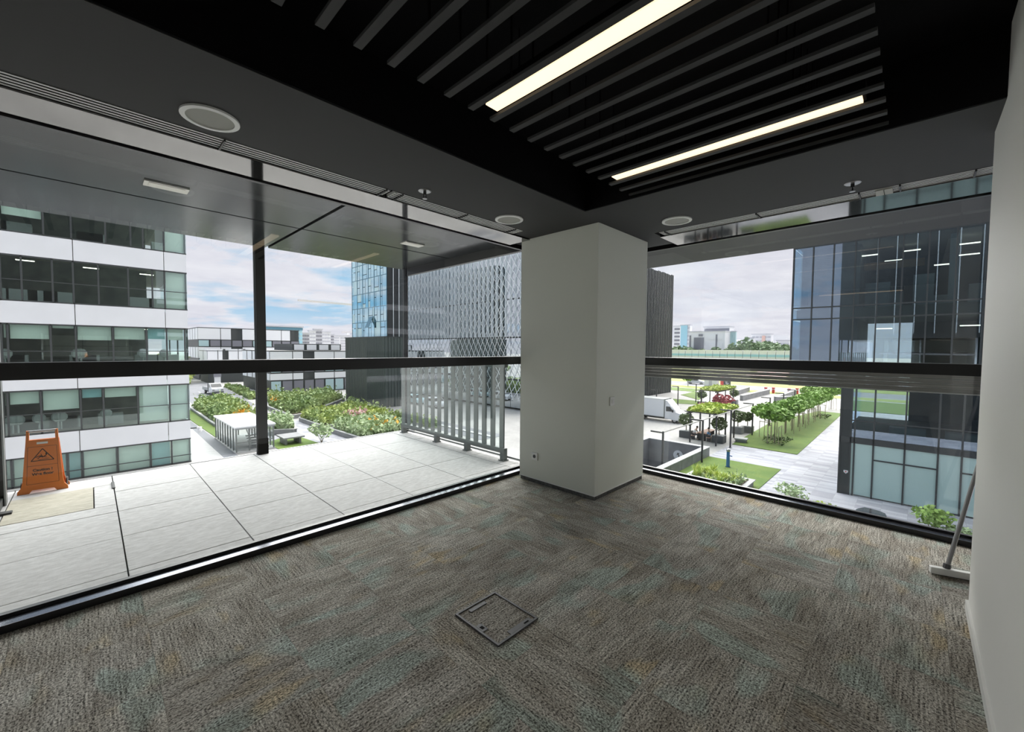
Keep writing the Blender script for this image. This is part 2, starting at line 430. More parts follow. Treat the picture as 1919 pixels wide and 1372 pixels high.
# suspended slats and linear lamps
sc_ = thing('slat_ceiling', 'row of dark grey baffle slats hung under the black ceiling', 'ceiling slats', (1.5, .92, 2.74))
for k in range(-10, 17):
    x = .655 + .1522*k
    pane_box('slat', (x-.018, .15, 2.74), (x+.018, 1.70, 2.755), 'slat', sc_)
    for y in (.45, 1.4): pane_box('hanger', (x-.004, y, 2.755), (x+.004, y+.008, 3.06), 'black', sc_)
def linear_lamp(x, label, y0=.235, y1=1.635):
    t = thing('linear_lamp', label, 'ceiling lamp', (x, (y0+y1)/2, 2.75), group='linear ceiling lamps')
    box('housing', (x-.043, y0-.012, 2.772), (x+.043, y1+.012, 2.84), 'black', t)
    box('diffuser', (x-.041, y0, 2.758), (x+.041, y1, 2.772), 'lamp', t)
    for y in (y0+.2, y1-.2): box('suspension_wire', (x-.003, y, 2.84), (x+.003, y+.006, 3.06), 'black', t)
linear_lamp(1.505, 'lit warm linear lamp nearer the camera, cut by the top edge')
linear_lamp(2.742, 'lit warm linear lamp nearer the column, both ends in view')
for i, (x, y0, y1) in enumerate(((-.97, .235, 1.635), (-2.2, .235, 1.635))):
    linear_lamp(x, 'lit warm linear lamp behind the camera, '+('nearer one', 'farther one')[i]+' out of view', y0, y1)
for x, y0, y1 in ((.3, -3.2, -1.2), (2.4, -3.2, -1.2)):
    linear_lamp(x, 'lit warm linear lamp in the room beyond the wall, '+('inner one' if x < 1 else 'window side one'), y0, y1)

def speaker(x, y, label):
    t = thing('ceiling_speaker', label, 'speaker', (x, y, ZC), group='round ceiling speakers')
    m = MB(); n = 36
    ro, ri = .132, .108
    vs = [];
    for r, z in ((ro, 0), (ro, -.010), (ri, -.012), (ri, -.002)): vs += [(r*math.cos(2*math.pi*i/n), r*math.sin(2*math.pi*i/n), z) for i in range(n)]
    m.add(vs, [(k*n+i, k*n+(i+1) % n, (k+1)*n+(i+1) % n, (k+1)*n+i) for k in range(3) for i in range(n)])
    m.build('rim', 'plastic', t, local=True, smooth=False)
    MB().cyl((0, 0, -.006), (0, 0, -.001), .108, n=36).build('grille', 'grille', t, local=True)
speaker(.48, 2.73, 'large round white ceiling speaker above the terrace window')
speaker(2.79, 2.78, 'round white ceiling speaker left of the column top')
speaker(3.89, 1.65, 'round white ceiling speaker right of the column top')
def sprinkler(x, y, label):
    t = thing('sprinkler', label, 'sprinkler', (x, y, ZC), group='ceiling sprinklers')
    MB().cyl((0, 0, -.004), (0, 0, 0), .045, .05, 20).build('escutcheon', 'steel', t, local=True)
    MB().cyl((0, 0, -.03), (0, 0, -.004), .012, n=10).cyl((-.012, 0, -.055), (-.012, 0, -.03), .003).cyl((.012, 0, -.055), (.012, 0, -.03), .003).build('body', 'darkplastic', t, local=True)
    MB().cyl((0, 0, -.06), (0, 0, -.056), .018, n=12).build('deflector', 'steel', t, local=True)
sprinkler(1.85, 2.77, 'small chrome sprinkler between the two speakers over the terrace window')
sprinkler(3.90, .37, 'small chrome sprinkler above the right window')

# socket and switch on the column
t = thing('wall_socket', 'white power socket low on the left face of the column', 'socket', (3.44, 3.03, .285))
P = on_x(1003, 855, 3.44); py, pz = P.y, P.z
box('plate', (3.426, py-.042, pz-.042), (3.44, py+.042, pz+.042), 'plastic', t, bevel=.004)
MB().cyl((3.4255, py, pz), (3.4235, py, pz), .022, n=20).build('insert', 'grille', t)
MB().cyl((3.4235, py, pz), (3.422, py, pz), .017, n=20).build('recess', 'darkplastic', t)
P = on_y(1146, 752, 2.215); px_, pz = P.x, P.z
t = thing('light_switch', 'white light switch on the right face of the column', 'switch', (px_, 2.215, pz))
box('plate', (px_-.042, 2.203, pz-.045), (px_+.042, 2.215, pz+.045), 'plastic', t, bevel=.004)
box('rocker', (px_-.018, 2.196, pz-.022), (px_+.022, 2.203, pz+.022), 'trimwhite', t, bevel=.003)

# floor box
t = thing('floor_box', 'square floor outlet box with metal frame and carpet lid', 'floor box', (1.55, 1.62, 0))
x0, x1, y0, y1 = 1.395, 1.70, 1.445, 1.795
fr = .012
for a, b in (((x0, y0), (x1, y0+fr)), ((x0, y1-fr), (x1, y1)), ((x0, y0+fr), (x0+fr, y1-fr)), ((x1-fr, y0+fr), (x1, y1-fr))):
    box('frame', (*a, 0), (*b, .009), 'boxmetal', t)
ld = MB().box((-.14, -.162, 0), (.14, .162, .004)).build('lid', 'carpet', t, local=True); 
box('latch', (1.409, 1.575, .003), (1.445, 1.635, .0085), 'boxmetal', t); box('latch_hole', (1.418, 1.59, .0085), (1.436, 1.615, .009), 'black', t); box('hinge', (1.47, 1.745, .003), (1.59, 1.77, .008), 'boxmetal', t)
box('cable_flap', (1.50, 1.458, .003), (1.665, 1.487, .0085), 'boxmetal', t)
box('cable_slot', (1.61, 1.462, .0085), (1.645, 1.472, .009), 'black', t)

# squeegee leaning beside the window
t = thing('floor_squeegee', 'floor squeegee with white head leaning behind the wall end', 'squeegee', (3.96, -.21, 0))
hd = MB(); hd.prism([(3.925, -.125), (3.965, -.115), (4.10, -.53), (4.06, -.54)], .006, .05); hd.build('head', 'trimwhite', t, bevel=.004)
MB().prism([(3.94, -.13), (3.95, -.127), (4.08, -.53), (4.07, -.535)], 0, .01).build('blade', 'darkplastic', t)
MB().cyl((3.985, -.20, .045), (4.22, -.355, .86), .0125, n=10).cyl((4.22, -.355, .86), (4.46, -.51, 1.69), .0125, n=10).build('handle', 'steel', t, smooth=False)
MB().cyl((3.978, -.195, .02), (3.99, -.203, .075), .02, n=10).build('socket', 'boxmetal', t)

# ------------------------------------------------------------------ windows
def window(name, along, a0, a1, posn, seam):
    """along: running axis; posn: inner face; the pane stands .1 behind it"""
    root = thing(name, None, None, ((a0+a1)/2, posn, 0) if along == 'x' else (posn, (a0+a1)/2, 0), kind='structure')
    def bx(n, u0, u1, c0, c1, z0, z1, m):
        if along == 'x': return box(n, (u0, posn+c0, z0), (u1, posn+c1, z1), m, root)
        return box(n, (posn+c0, u0, z0), (posn+c1, u1, z1), m, root)
    bx('sill', a0, a1, .004, .115, 0, .040, 'sillmetal')
    bx('sill_face', a0, a1, 0, .004, 0, .042, 'frame')
    bx('gasket', a0, a1, .100, .135, .040, .058, 'frame')
    bx('transom', a0, a1, .0, .14, 1.315, 1.405, 'frame')
    bx('head', a0, a1, .112, .15, 2.690, 2.74, 'frame')
    for u0, u1 in seam:
        bx('glass_pane', u0+.002, u1-.002, .110, .122, .055, 1.32, 'glass_clear'); bx('glass_pane', u0+.002, u1-.002, .110, .122, 1.40, 2.70, 'glass_clear')
window('window_1', 'x', XB, 3.70, YW, ((XB, 3.70),))
window('window_2', 'y', YB, 2.52, XW, ((YB, 2.52),))
# fixed window end posts hidden behind the column
S(box('trim_12', (3.70, YW, -.3), (XW+.13, YW+.14, 3.06), 'frame')); S(box('trim_13', (XW, 2.52, -.3), (XW+.13, YW, 3.06), 'frame'))
# boards added outside the right window in place of the transom's reflection
lr = thing('transom_reflection', 'grey brown ribbed boards standing in for the transom reflection in the right window', 'rail', (5.05, -.9, 1.1))
for k in range(4): box('reflection_board', (5.02, YB, 1.155+.038*k), (5.06, 2.9, 1.189+.038*k), 'brownstripe', lr)
box('reflection_cap', (5.0, YB, 1.147), (5.07, 2.9, 1.155), 'kerb', lr)
for y in (-3.6, -.9, 2.86): box('bracket', (4.80, y, 1.17), (5.02, y+.03, 1.20), 'brownstripe', lr)

# ================================================================== TERRACE AND OUR BUILDING
XT = 3.95; YT = 6.55
S(box('terrace_slab', (-1.0, YW+.14, -.30), (XT, YT, -.03), 'concretedark'))
tr = S(box('floor_terrace', (-1.0, YW+.14, -.03), (XT, YT, -.028), 'black')); WLOC[tr.name] = Vector((0, 0, 0))
xs = [-1.0, -.57, .14, .85, 1.555, 2.26, 2.97, 3.68, XT]; ys = [YW+.15, 3.70, 4.405, 5.11, 5.815, YT]
G_ = .009
def ttile(x0, x1, y0, y1, m='stone', dz=0):
    o = pane_box('paving_tile', (x0+G_/2, y0+G_/2, -.028), (x1-G_/2, y1-G_/2, dz), m, tr)
for i in range(len(xs)-1):
    for j in range(len(ys)-1):
        if i == 1 and j in (3, 4): continue
        ttile(xs[i], xs[i+1], ys[j], ys[j+1], dz=random.uniform(-.002, .001))
ttile(-.57, .14, 5.11, 5.35); ttile(-.57, -.01, 5.35, 6.15, 'stonebeige', .002); ttile(-.01, .14, 5.35, 6.15); ttile(-.57, .14, 6.15, YT)
S(box('trim_14', (-1.0, YT, -.30), (XT, YT+.02, .006), 'steel'))
for nm, a, b, lb in (('joint_spacer', (.125, 5.95, 0), (.150, 6.22, .012), 'short black strip lying on a terrace tile joint'),
                 ('door_stop', (-.66, 5.66, 0), (-.52, 5.73, .02), 'flat black door stop at the left end of the terrace')):
    box(nm, a, b, 'darkplastic', at=((a[0]+b[0])/2, (a[1]+b[1])/2, 0), bevel=.003, label=lb, category='strip' if nm[0] == 'j' else 'door stop')
# soffit panels
S(box('trim_16', (-1.0, YW+.15, 2.906), (XT, YT, 2.909), 'black'))
sp = thing('ceiling_terrace', None, None, (1.4, 5.0, 2.88), kind='structure')
for x0, x1 in ((-1.0, 1.745), (1.785, XT)):
    for y0, y1 in ((YW+.16, 5.185), (5.215, YT)):
        box('soffit_panel', (x0, y0, 2.88), (x1, y1, 2.905), 'extsoffit', sp)
def recess_lamp(x, y, sx, sy, m, label):
    t = thing('soffit_lamp', label, 'lamp', (x, y, 2.88), group='recessed terrace lamps')
    box('frame', (x-sx, y-sy, 2.868), (x+sx, y+sy, 2.88), 'lampoff', t); box('lens', (x-sx*.8, y-sy*.75, 2.864), (x+sx*.8, y+sy*.75, 2.868), m, t)
recess_lamp(.50, 4.69, .15, .075, 'lampoff', 'rectangular white lamp in the terrace soffit, left panel')
recess_lamp(3.04, 4.84, .14, .075, 'lampoff', 'square white lamp in the terrace soffit near the column')
# posts
def post(x, y, label, wd=.06, z1=2.88):
    t = thing('terrace_post', label, 'post', (x, y, 0), group='black terrace posts')
    box('shaft', (x-wd, y-.05, 0), (x+wd, y+.05, z1), 'frame', t, bevel=.004); box('flange', (x-wd-.008, y-.02, 0), (x-wd, y+.02, z1), 'mullion', t)
    box('foot_sleeve', (x-wd-.004, y-.056, 0), (x+wd+.004, y-.05, .22), 'black', t)
post(1.655, 6.50, 'black steel post standing on the terrace edge')
post(XT-.02, 6.50, 'thin black post at the far corner of the terrace', .025)
S(box('trim_15', (XT-.03, YW+.16, 2.76), (XT+.03, YT, 2.88), 'frame'))
# left end partition
wn = thing('window_3', None, None, (-.62, 5.0, 0), kind='structure')
box('frame_post', (-.66, 6.04, 0), (-.585, 6.13, 2.88), 'frame', wn); box('bottom_rail', (-.65, YW+.16, 0), (-.60, 6.04, .07), 'mullion', wn)
box('cap', (-.592, 6.0, 0), (-.58, 6.04, 2.88), 'slatgrey', wn); box('glass_pane', (-.63, YW+.16, .07), (-.618, 6.04, 2.88), 'glass_clear', wn)
# slatted end railing
rl = thing('slat_railing', 'grey vertical slat railing with glass at the terrace end', 'railing', (3.84, 5.1, 0))
ya, yb = 3.86, 6.46
box('bottom_rail', (3.81, ya, .10), (3.87, yb, .165), 'railgrey', rl); box('top_rail', (3.81, ya, 1.245), (3.87, yb, 1.295), 'railgrey', rl)
box('kick_rail', (3.88, ya-.3, .035), (3.90, yb, .055), 'railgrey', rl)
for y in (3.90, 4.66, 5.42, 6.41): 
    box('foot', (3.805, y-.035, .012), (3.875, y+.035, .10), 'railgrey', rl); box('foot_plate', (3.79, y-.05, 0), (3.89, y+.05, .012), 'railgrey', rl)
for k in range(15):
    y = 3.93 + (6.42-3.93)*k/14; pane_box('slat', (3.825, y-.038, .165), (3.85, y+.038, 1.245), 'railslat', rl)
box('glass_panel', (3.795, ya, .14), (3.805, yb, 1.32), 'glass_rail', rl)
# our own building around the room
S(box('wall_upper', (-25, -25, 3.32), (6.70, YW+.03, 21), 'ownfacade')); S(box('wall_upper_terrace', (-25, YW+.03, 3.32), (XT+.03, YT+.03, 21), 'ownfacade'))
S(box('ceiling_overhang', (XW+.14, -25, 2.88), (6.70, YW+.03, 3.32), 'overhang')); S(box('fascia_terrace', (-25, YW+.15, 2.91), (XT+.03, YT+.03, 3.32), 'extsoffit'))
S(box('wall_lower', (-25, -25, GZ), (XW+.10, YT, -.305), 'ownfacade'))
S(box('wall_left_wing', (-25, -25, -.30), (XB-.16, YW+.14, 3.31), 'ownfacade')); S(box('wall_rear_wing', (XB-.16, -25, -.30), (XW+.1, YB-.16, 3.31), 'ownfacade'))
of = thing('facade_fins', None, None, (6.72, 0, 3.3), kind='structure')
for k in range(16): pane_box('fin', (6.70, 3.2-1.5*k, 3.32), (6.78, 3.28-1.5*k, 21), 'slatgrey', of)

# wet floor sign
t = thing('wet_floor_sign', 'orange folding wet floor caution sign with a falling figure', 'caution sign', (-.365, 6.40, 0), rotz=R(-3))
tilt = R(9)
def lean(p, back=False):
    x, z = p; y = -.075 + z*math.tan(tilt) if not back else .075 - z*math.tan(R(7)); return x, y, z
def plate(outline, th, name, m, parent, y_of, holes=None):
    n = len(outline); vs = [(x, y_of(z), z) for x, z in outline] + [(x, y_of(z)+th, z) for x, z in outline]
    return MB().add(vs, [tuple(range(n)), tuple(range(2*n-1, n-1, -1))] + [(i, n+i, n+(i+1) % n, (i+1) % n) for i in range(n)]).build(name, m, parent, local=True)
fy = lambda z: -.085 + z*.125
by = lambda z: .085 - z*.075
body = [(-.175, 0), (-.095, 0), (-.075, .03), (.075, .03), (.095, 0), (.175, 0), (.172, .03), (.148, .065), (.138, .12), (.112, .53), (-.112, .53), (-.138, .12), (-.148, .065), (-.172, .03)]
fp = plate(body, .014, 'front_panel', 'orange', t, fy)
plate([(x*.99, z*.99) for x, z in body], .012, 'rear_panel', 'orange', t, by)
for sx in (-1, 1): plate([(sx*.112, .53), (sx*.090, .53), (sx*.088, .625), (sx*.108, .625)][::sx], .022, 'arm', 'orange', t, fy)
MB().cyl((-.098, fy(.615)+.01, .615), (.098, fy(.615)+.01, .615), .011, n=10).build('handle', 'steel', t, local=True)
MB().box((-.038, fy(.495)-.006, .485), (.038, fy(.495)+.002, .505)).build('label_slot', 'trimwhite', fp, local=True)
def flat(poly, off=.0015, name='print', m='print'):
    vs = [(x, fy(z)-off, z) for x, z in poly]; n = len(vs)
    return vs, tuple(range(n))
pr = MB()
def bar(p, q, wd):
    d = Vector((q[0]-p[0], q[1]-p[1])); nn = Vector((-d.y, d.x)).normalized()*wd/2
    vs, f = flat([(p[0]+nn.x, p[1]+nn.y), (p[0]-nn.x, p[1]-nn.y), (q[0]-nn.x, q[1]-nn.y), (q[0]+nn.x, q[1]+nn.y)]); pr.add(vs, [f])
T3 = [(-.078, .318), (.078, .318), (0, .436)]
for a, b in zip(T3, T3[1:]+T3[:1]): bar(a, b, .007)
for a, b, wd in (((-.02, .365), (.005, .352), .013), ((.005, .352), (.03, .375), .007), ((-.02, .365), (-.05, .352), .006), ((-.012, .358), (-.035, .338), .006), ((-.002, .36), (-.012, .385), .005), ((.012, .352), (.028, .348), .005), ((-.03, .327), (.045, .335), .004)): bar(a, b, wd)
vs, f = flat([(.026+.008*math.cos(k*.785), .384+.008*math.sin(k*.785)) for k in range(8)]); pr.add(vs, [f])
for a, b in (((-.098, .46), (.098, .46)), ((.098, .46), (.11, .09)), ((.11, .09), (-.11, .09)), ((-.11, .09), (-.098, .46)), ((-.103, .27), (.103, .27))): bar(a, b, .0025)
pr.build('pictogram', 'print', fp, local=True)
for s_, z in (('Caution !', .225), ('Wet floor', .185)):
    lettering(s_, .036, 'print', fp, (0, fy(z)-.002, z), (R(90)-math.atan(.125), 0, 0))
for sx in (-1, 1): MB().cyl((sx*.150, .05, .05), (sx*.162, .05, .05), .05, n=16).build('wheel', 'darkplastic', t, local=True)

# ================================================================== BUILDINGS OUTSIDE
# ---- white banded office block across the terrace
YL, XL = 39.9, 5.30
XL0 = -16.0
ob = thing('office_building', 'white banded office building with ribbon windows and pale blinds', 'building', (-5, YL+8, GZ))
box('core', (XL0, YL+4.5, GZ), (XL-2.0, YL+16, 14.6), 'interior', ob)
joints = [on_y(px, 600, YL).x for px in (141, 310)]
pj = [XL0, joints[0]-2*(joints[1]-joints[0]), joints[0]-(joints[1]-joints[0]), joints[0], joints[1], XL]
SP0, SP1, PITCHF = -5.60, -4.25, 4.22
for k in range(5):
    za, zb = SP0+k*PITCHF, SP1+k*PITCHF
    for x0, x1 in zip(pj, pj[1:]): pane_box('spandrel_panel', (x0+.02, YL, za), (x1-.02, YL+.12, zb), 'spandrel', ob)
    for y0, y1 in ((YL+.14, YL+5), (YL+5.04, YL+10), (YL+10.04, YL+16)): pane_box('spandrel_panel', (XL-.12, y0, za), (XL, y1, zb), 'spandrel', ob)
    box('floor_slab', (XL0, YL+.13, za+.35), (XL-.13, YL+16, zb-.2), 'interiorfloor', ob)
box('roof', (XL0, YL, 14.6), (XL, YL+16, 15.0), 'spandrel', ob)
# per storey: window edges in the photograph, blind drop (0..1) and tint, height of the cross bar
ST = [
 (-1, [0, 14, 46, 120, 148, 215, 278, 318, 357], {0: (1, 'blind'), 1: (1, 'blind'), 2: (1, 'blindteal'), 3: (1, 'blindteal'), 4: (1, 'blind'), 5: (1, 'blind'), 6: (1, 'blindteal'), 7: (1, 'blind')}, .30),
 (0, [0, 9, 72, 147, 190, 255, 315, 357], {0: (.3, 'blind'), 1: (.28, 'blind'), 2: (.46, 'blind'), 3: (.22, 'blindteal'), 4: (.24, 'blind'), 5: (.92, 'blind'), 6: (.95, 'blind')}, .45),
 (1, [0, 12, 93, 140, 210, 273, 311, 345, 357], {0: (.3, 'blind'), 1: (.32, 'blind'), 2: (.06, 'blind'), 3: (.33, 'blind'), 4: (.3, 'blind'), 5: (.28, 'blindteal'), 6: (.3, 'blind')}, .38),
 (2, [0, 40, 98, 137, 184, 240, 285, 308, 352], {7: (.99, 'blind')}, .46),
 (3, [0, 82, 134, 198, 245, 268, 307, 352], {0: (.62, 'blind'), 2: (.22, 'blind'), 3: (.2, 'blind'), 5: (.3, 'blindteal'), 6: (.95, 'blind')}, .78)]
for k, edges, blinds, bar_ in ST:
    za = SP1+k*PITCHF if k >= 0 else GZ+.02; zb = SP0+(k+1)*PITCHF
    ym = 690 - k*60
    xs_ = [on_y(e, ym, YL).x for e in edges]; xs_[-1] = XL
    xs_ = [XL0, XL0+4.2, XL0+8.4] + xs_
    for i, (x0, x1) in enumerate(zip(xs_, xs_[1:])):
        f = MB()
        f.box((x0, YL+.02, za), (x0+.09, YL+.14, zb)); f.box((x0, YL+.02, za), (x1, YL+.12, za+.09)); f.box((x0, YL+.02, zb-.10), (x1, YL+.12, zb))
        zm = za + (zb-za)*bar_; f.box((x0, YL+.03, zm), (x1, YL+.11, zm+.05))
        wf = f.build('window', 'mullion', ob)
        MB().box((x0+.09, YL+.06, za+.08), (x1, YL+.075, zb-.08)).build('pane', 'glass_left', wf)
        bi = i-3
        if bi in blinds:
            d, m_ = blinds[bi]; MB().box((x0+.13, YL+.22, zb-.08-(zb-za)*d*.97), (x1-.04, YL+.24, zb-.08)).build('blind', m_, wf)
        elif i < 3 and (i+k) % 2: MB().box((x0+.13, YL+.22, zb-.08-(zb-za)*.4), (x1-.04, YL+.24, zb-.08)).build('blind', 'blind', wf)
    for y0, y1 in ((YL+.14, YL+5), (YL+5, YL+10), (YL+10, YL+16)):
        wf = MB().box((XL-.12, y0, za), (XL-.02, y0+.08, zb)).build('window', 'mullion', ob)
        MB().box((XL-.075, y0+.08, za), (XL-.06, y1, zb)).build('pane', 'glass_left', wf)
    # a little office life behind the glass
    if k >= 0:
        for q in range(6):
            x = random.uniform(-5, 3.6); MB().box((x, YL+1.2, za+.1), (x+1.3, YL+1.9, za+.85)).build('desk', 'furniture', ob)
            if k < 2:
                MB().ball((x+.4, YL+.8, za+.95), (.32, .2, .34), 8, 5).cyl((x+.4, YL+.8, za+.1), (x+.4, YL+.8, za+.7), .05, n=6).build('office_chair', 'furniture', ob)
        for q in range(3): pane_box('ceiling_lamp', (-3.2+3*q, YL+1.5+.5*q, zb-.12), (-2.4+3*q, YL+1.75+.5*q, zb-.09), 'interiorlight', ob)
cm = thing('security_camera', 'white dome security camera on the office building corner', 'camera', (XL+.05, YL+.2, -5.1))
MB().cyl((XL, YL+.2, -4.9), (XL+.5, YL+.1, -4.9), .05, n=8).build('bracket', 'mullion', cm); MB().ball((XL+.55, YL+.1, -5.1), .2, 10, 6).build('dome', 'truckwhite', cm); MB().cyl((XL+.55, YL+.1, -5.2), (XL+.55, YL+.1, -4.85), .17, n=10).build('housing', 'truckwhite', cm)

# ---- grey white panel blocks in the middle distance
def panel_block(label, x0, x1, y0, y1, ztop, bands, ncol, west=True, dark_every=3):
    b = thing('panel_building', label, 'building', ((x0+x1)/2, (y0+y1)/2, GZ), group='panel clad blocks beyond the garden')
    box('core', (x0+.15, y0+.15, GZ), (x1-.15, y1-.15, ztop-.05), 'darkpanel', b)
    box('roof_edge', (x0-.05, y0-.05, ztop-.12), (x1+.05, y1+.05, ztop), 'mullion', b)
    wpan = (x1-x0)/ncol
    for za, zb, kind in bands:
        for i in range(ncol):
            a, c = x0+i*wpan, x0+(i+1)*wpan
            if kind == 'w':
                if i % dark_every == 1: pane_box('stair_panel', (a+.5*wpan, y0, za), (a+.72*wpan, y0+.1, zb), 'mullion', b); c = a+.5*wpan-.05
                pane_box('wall_panel', (a+.08, y0, za), (c-.08, y0+.12, zb), 'whitepanel', b)
            else:
                n = 2
                for j in range(n):
                    wf = box('window', (a+.1+j*wpan/n, y0+.02, za+.05), (a+j*wpan/n+wpan/n-.05, y0+.06, zb-.05), 'mullion', b)
                    MB().box((a+.2+j*wpan/n, y0, za+.15), (a+j*wpan/n+wpan/n-.15, y0+.02, zb-.15)).build('pane', 'cityglass' if (i+j) % 3 == 0 else 'citydark', wf)
        if west:
            nw = max(2, int((y1-y0)/4)); ww = (y1-y0)/nw
            for i in range(nw):
                if kind == 'w': pane_box('wall_panel', (x0, y0+i*ww+.4, za), (x0+.12, y0+(i+1)*ww-.4, zb), 'whitepanel', b)
    return b
Y1_ = 136
zt = on_y(372, 613, Y1_).z; xa = on_y(370, 613, Y1_).x; xb = on_y(541, 622, Y1_).x
panel_block('tall white panel office block behind the garden, left of the post', xa, xb+3, Y1_, 156, zt, ((zt-3.2, zt-.2, 'w'), (zt-5.2, zt-3.3, 'g'), (zt-8.2, zt-5.3, 'w'), (zt-10.2, zt-8.3, 'g'), (zt-12.6, zt-10.3, 'w')), 5)
xa2 = on_y(505, 655, 86).x; xb2 = on_y(644, 655, 86).x; zt2 = on_y(520, 657, 86).z
g2 = panel_block('low white and grey panel block facing the planted beds', xa2, xb2+2, 86, 106, zt2, ((zt2-2.1, zt2-.2, 'w'), (zt2-4.3, zt2-2.2, 'g'), (zt2-5.6, zt2-4.4, 'w'), (zt2-8.2, zt2-5.7, 'g')), 4)
xu = on_y(548, 650, 92).x; zu = on_y(600, 645, 92).z
up = box('upper_storey', (xu, 92, zt2), (xb2+2, 104, zu), 'darkpanel', g2)
for i in range(4):
    wq = (xb2+2-xu)/4; pane_box('wall_panel', (xu+i*wq+.3, 91.9, zt2+.1), (xu+(i+1)*wq-.3, 92, zu-.15), 'whitepanel', up)
g3 = panel_block('narrow stepped panel block beside the service road', on_y(388, 655, 122).x, on_y(500, 655, 122).x, 122, 132, on_y(440, 657, 122).z, ((-2.4, .8, 'w'), (-4.4, -2.5, 'g')), 6, dark_every=2)
pn = thing('entrance_pylon', 'pale information pylon at the end of the service road', 'sign', (*gp(408, 722)[:2], GZ))
p_ = gp(408, 722); box('panel', (p_.x-.6, p_.y, GZ), (p_.x+.6, p_.y+.2, GZ+1.9), 'truckwhite', pn); box('canopy', (p_.x-.7, p_.y-.1, GZ+1.9), (p_.x+.7, p_.y+.4, GZ+3.3), 'citydark', pn)

# ---- blue glass tower on the dark ribbed podium
XP = 30.7
yl = gp(643, 749).y; ypr = on_x(722, 700, XP).y
XPE = on_y(756, 600, ypr).x
pd = thing('ribbed_podium', 'dark green ribbed metal podium under the blue tower', 'building', (XP+6, (yl+ypr)/2, GZ))
zp = on_x(680, 633, XP).z
box('body', (XP, ypr, GZ), (XPE, yl, zp), 'podium', pd)
n = 40
for i in range(n):
    y = ypr + (yl-ypr)*(i+.5)/n; pane_box('rib', (XP-.14, y-.07, GZ), (XP, y+.07, zp), 'podium', pd)
for i in range(int((XPE-XP)/.5)):
    pane_box('rib', (XP+.5*i, ypr-.14, GZ), (XP+.5*i+.14, ypr, zp), 'podium', pd)
box('coping', (XP-.18, ypr-.18, zp), (XPE, yl+.1, zp+.12), 'darkpanel', pd)
ytl = on_x(660, 560, XP+.3).y; ZTT = 17.0
tw = thing('glass_tower', 'blue green glass tower with irregular rectangular panels', 'building', (XP+6, (ytl+ypr)/2, zp+.12))
box('core', (XP+.5, ypr+.2, zp+.12), (XPE, ytl-.1, ZTT-.1), 'darkpanel', tw)
rng = random.Random(3)
hgt = (ZTT-zp-.12)/6; colsn = 6; wd = (ytl-ypr)/colsn
for r_ in range(6):
    for c_ in range(colsn):
        y0 = ypr+c_*wd; za = zp+.12+r_*hgt; sp = rng.choice((.28, .55, .72)); mid = rng.choice((.3, .45, .62))
        for a, b_, c, d in ((0, sp, 0, 1), (sp, 1, 0, mid), (sp, 1, mid, 1)):
            m_ = 'paleblue' if rng.random() < .12 else 'glass_tower'
            o = pane_box('glass_panel', (XP+.30, y0+a*wd+.045, za+c*hgt+.045), (XP+.36, y0+b_*wd-.045, za+d*hgt-.045), m_, tw)
for r_ in range(7): box('mullion', (XP+.27, ypr, zp+.07+r_*hgt), (XP+.30, ytl, zp+.17+r_*hgt), 'bluepanel', tw)
for c_ in range(colsn+1): box('mullion', (XP+.26, ypr+c_*wd-.05, zp+.12), (XP+.30, ypr+c_*wd+.05, ZTT), 'bluepanel', tw)
fl_ = MB(); 
for yy, zz_ in ((on_x(697, 600, XP).y, on_x(697, 600, XP).z),):
    MB().add([(XP+.2, yy, zz_+.6), (XP+.2, yy+1.2, zz_+.6), (XP-.6, yy+1.2, zz_-1.2), (XP-.6, yy, zz_-1.2), (XP+.25, yy, zz_+.6), (XP+.25, yy+1.2, zz_+.6), (XP-.55, yy+1.2, zz_-1.2), (XP-.55, yy, zz_-1.2)], [(3, 2, 1, 0), (4, 5, 6, 7), (0, 1, 5, 4), (1, 2, 6, 5), (2, 3, 7, 6), (3, 0, 4, 7)]).build('open_window', 'bluepanel', tw)
for i in range(int((XPE-XP-.5)/.95)):
    x = XP+.5+i*.95; pane_box('dark_panel', (x, ypr+.12, zp+.12), (x+.88, ypr+.2, ZTT), 'ribdark', tw); pane_box('vertical_bar', (x+.88, ypr, zp+.12), (x+.95, ypr+.2, ZTT), 'fin', tw)

# ---- dark building behind the column: finned glass face to the terrace, ribbed face to the plaza
XE, YE, ZE = 43.0, 36.7, 16.9
ye1 = on_x(764, 600, XE).y + 8
xe1 = gp(1258, 735).x
eb = thing('finned_building', 'dark building with white fins, diagonal netting and a ribbed plaza side', 'building', (XE+20, YE+15, GZ))
box('core', (XE+.9, YE+.3, GZ), (xe1, ye1, ZE-.1), 'darkpanel', eb)
zf = 3.2
npn = 14; wq = (ye1-YE)/npn
for i in range(npn):
    for za, zb in ((GZ+.3, -3.2), (-3.0, zf-.2), (zf, 8.6), (8.8, ZE)):
        pane_box('glass_panel', (XE+.35, YE+i*wq+.04, za), (XE+.41, YE+(i+1)*wq-.04, zb), 'glass_fin', eb)
for zb in (-3.1, zf-.1, 8.7): box('floor_band', (XE+.28, YE, zb-.1), (XE+.35, ye1, zb+.1), 'mullion', eb)
nf = int(ye1-YE)
for i in range(nf): pane_box('fin', (XE-.35, YE+.5+i*1.0-.05, zf), (XE+.05, YE+.5+i*1.0+.05, ZE), 'fin', eb)
net = MB(); st = 1.15
ztop, zbot = ZE, GZ+1.5
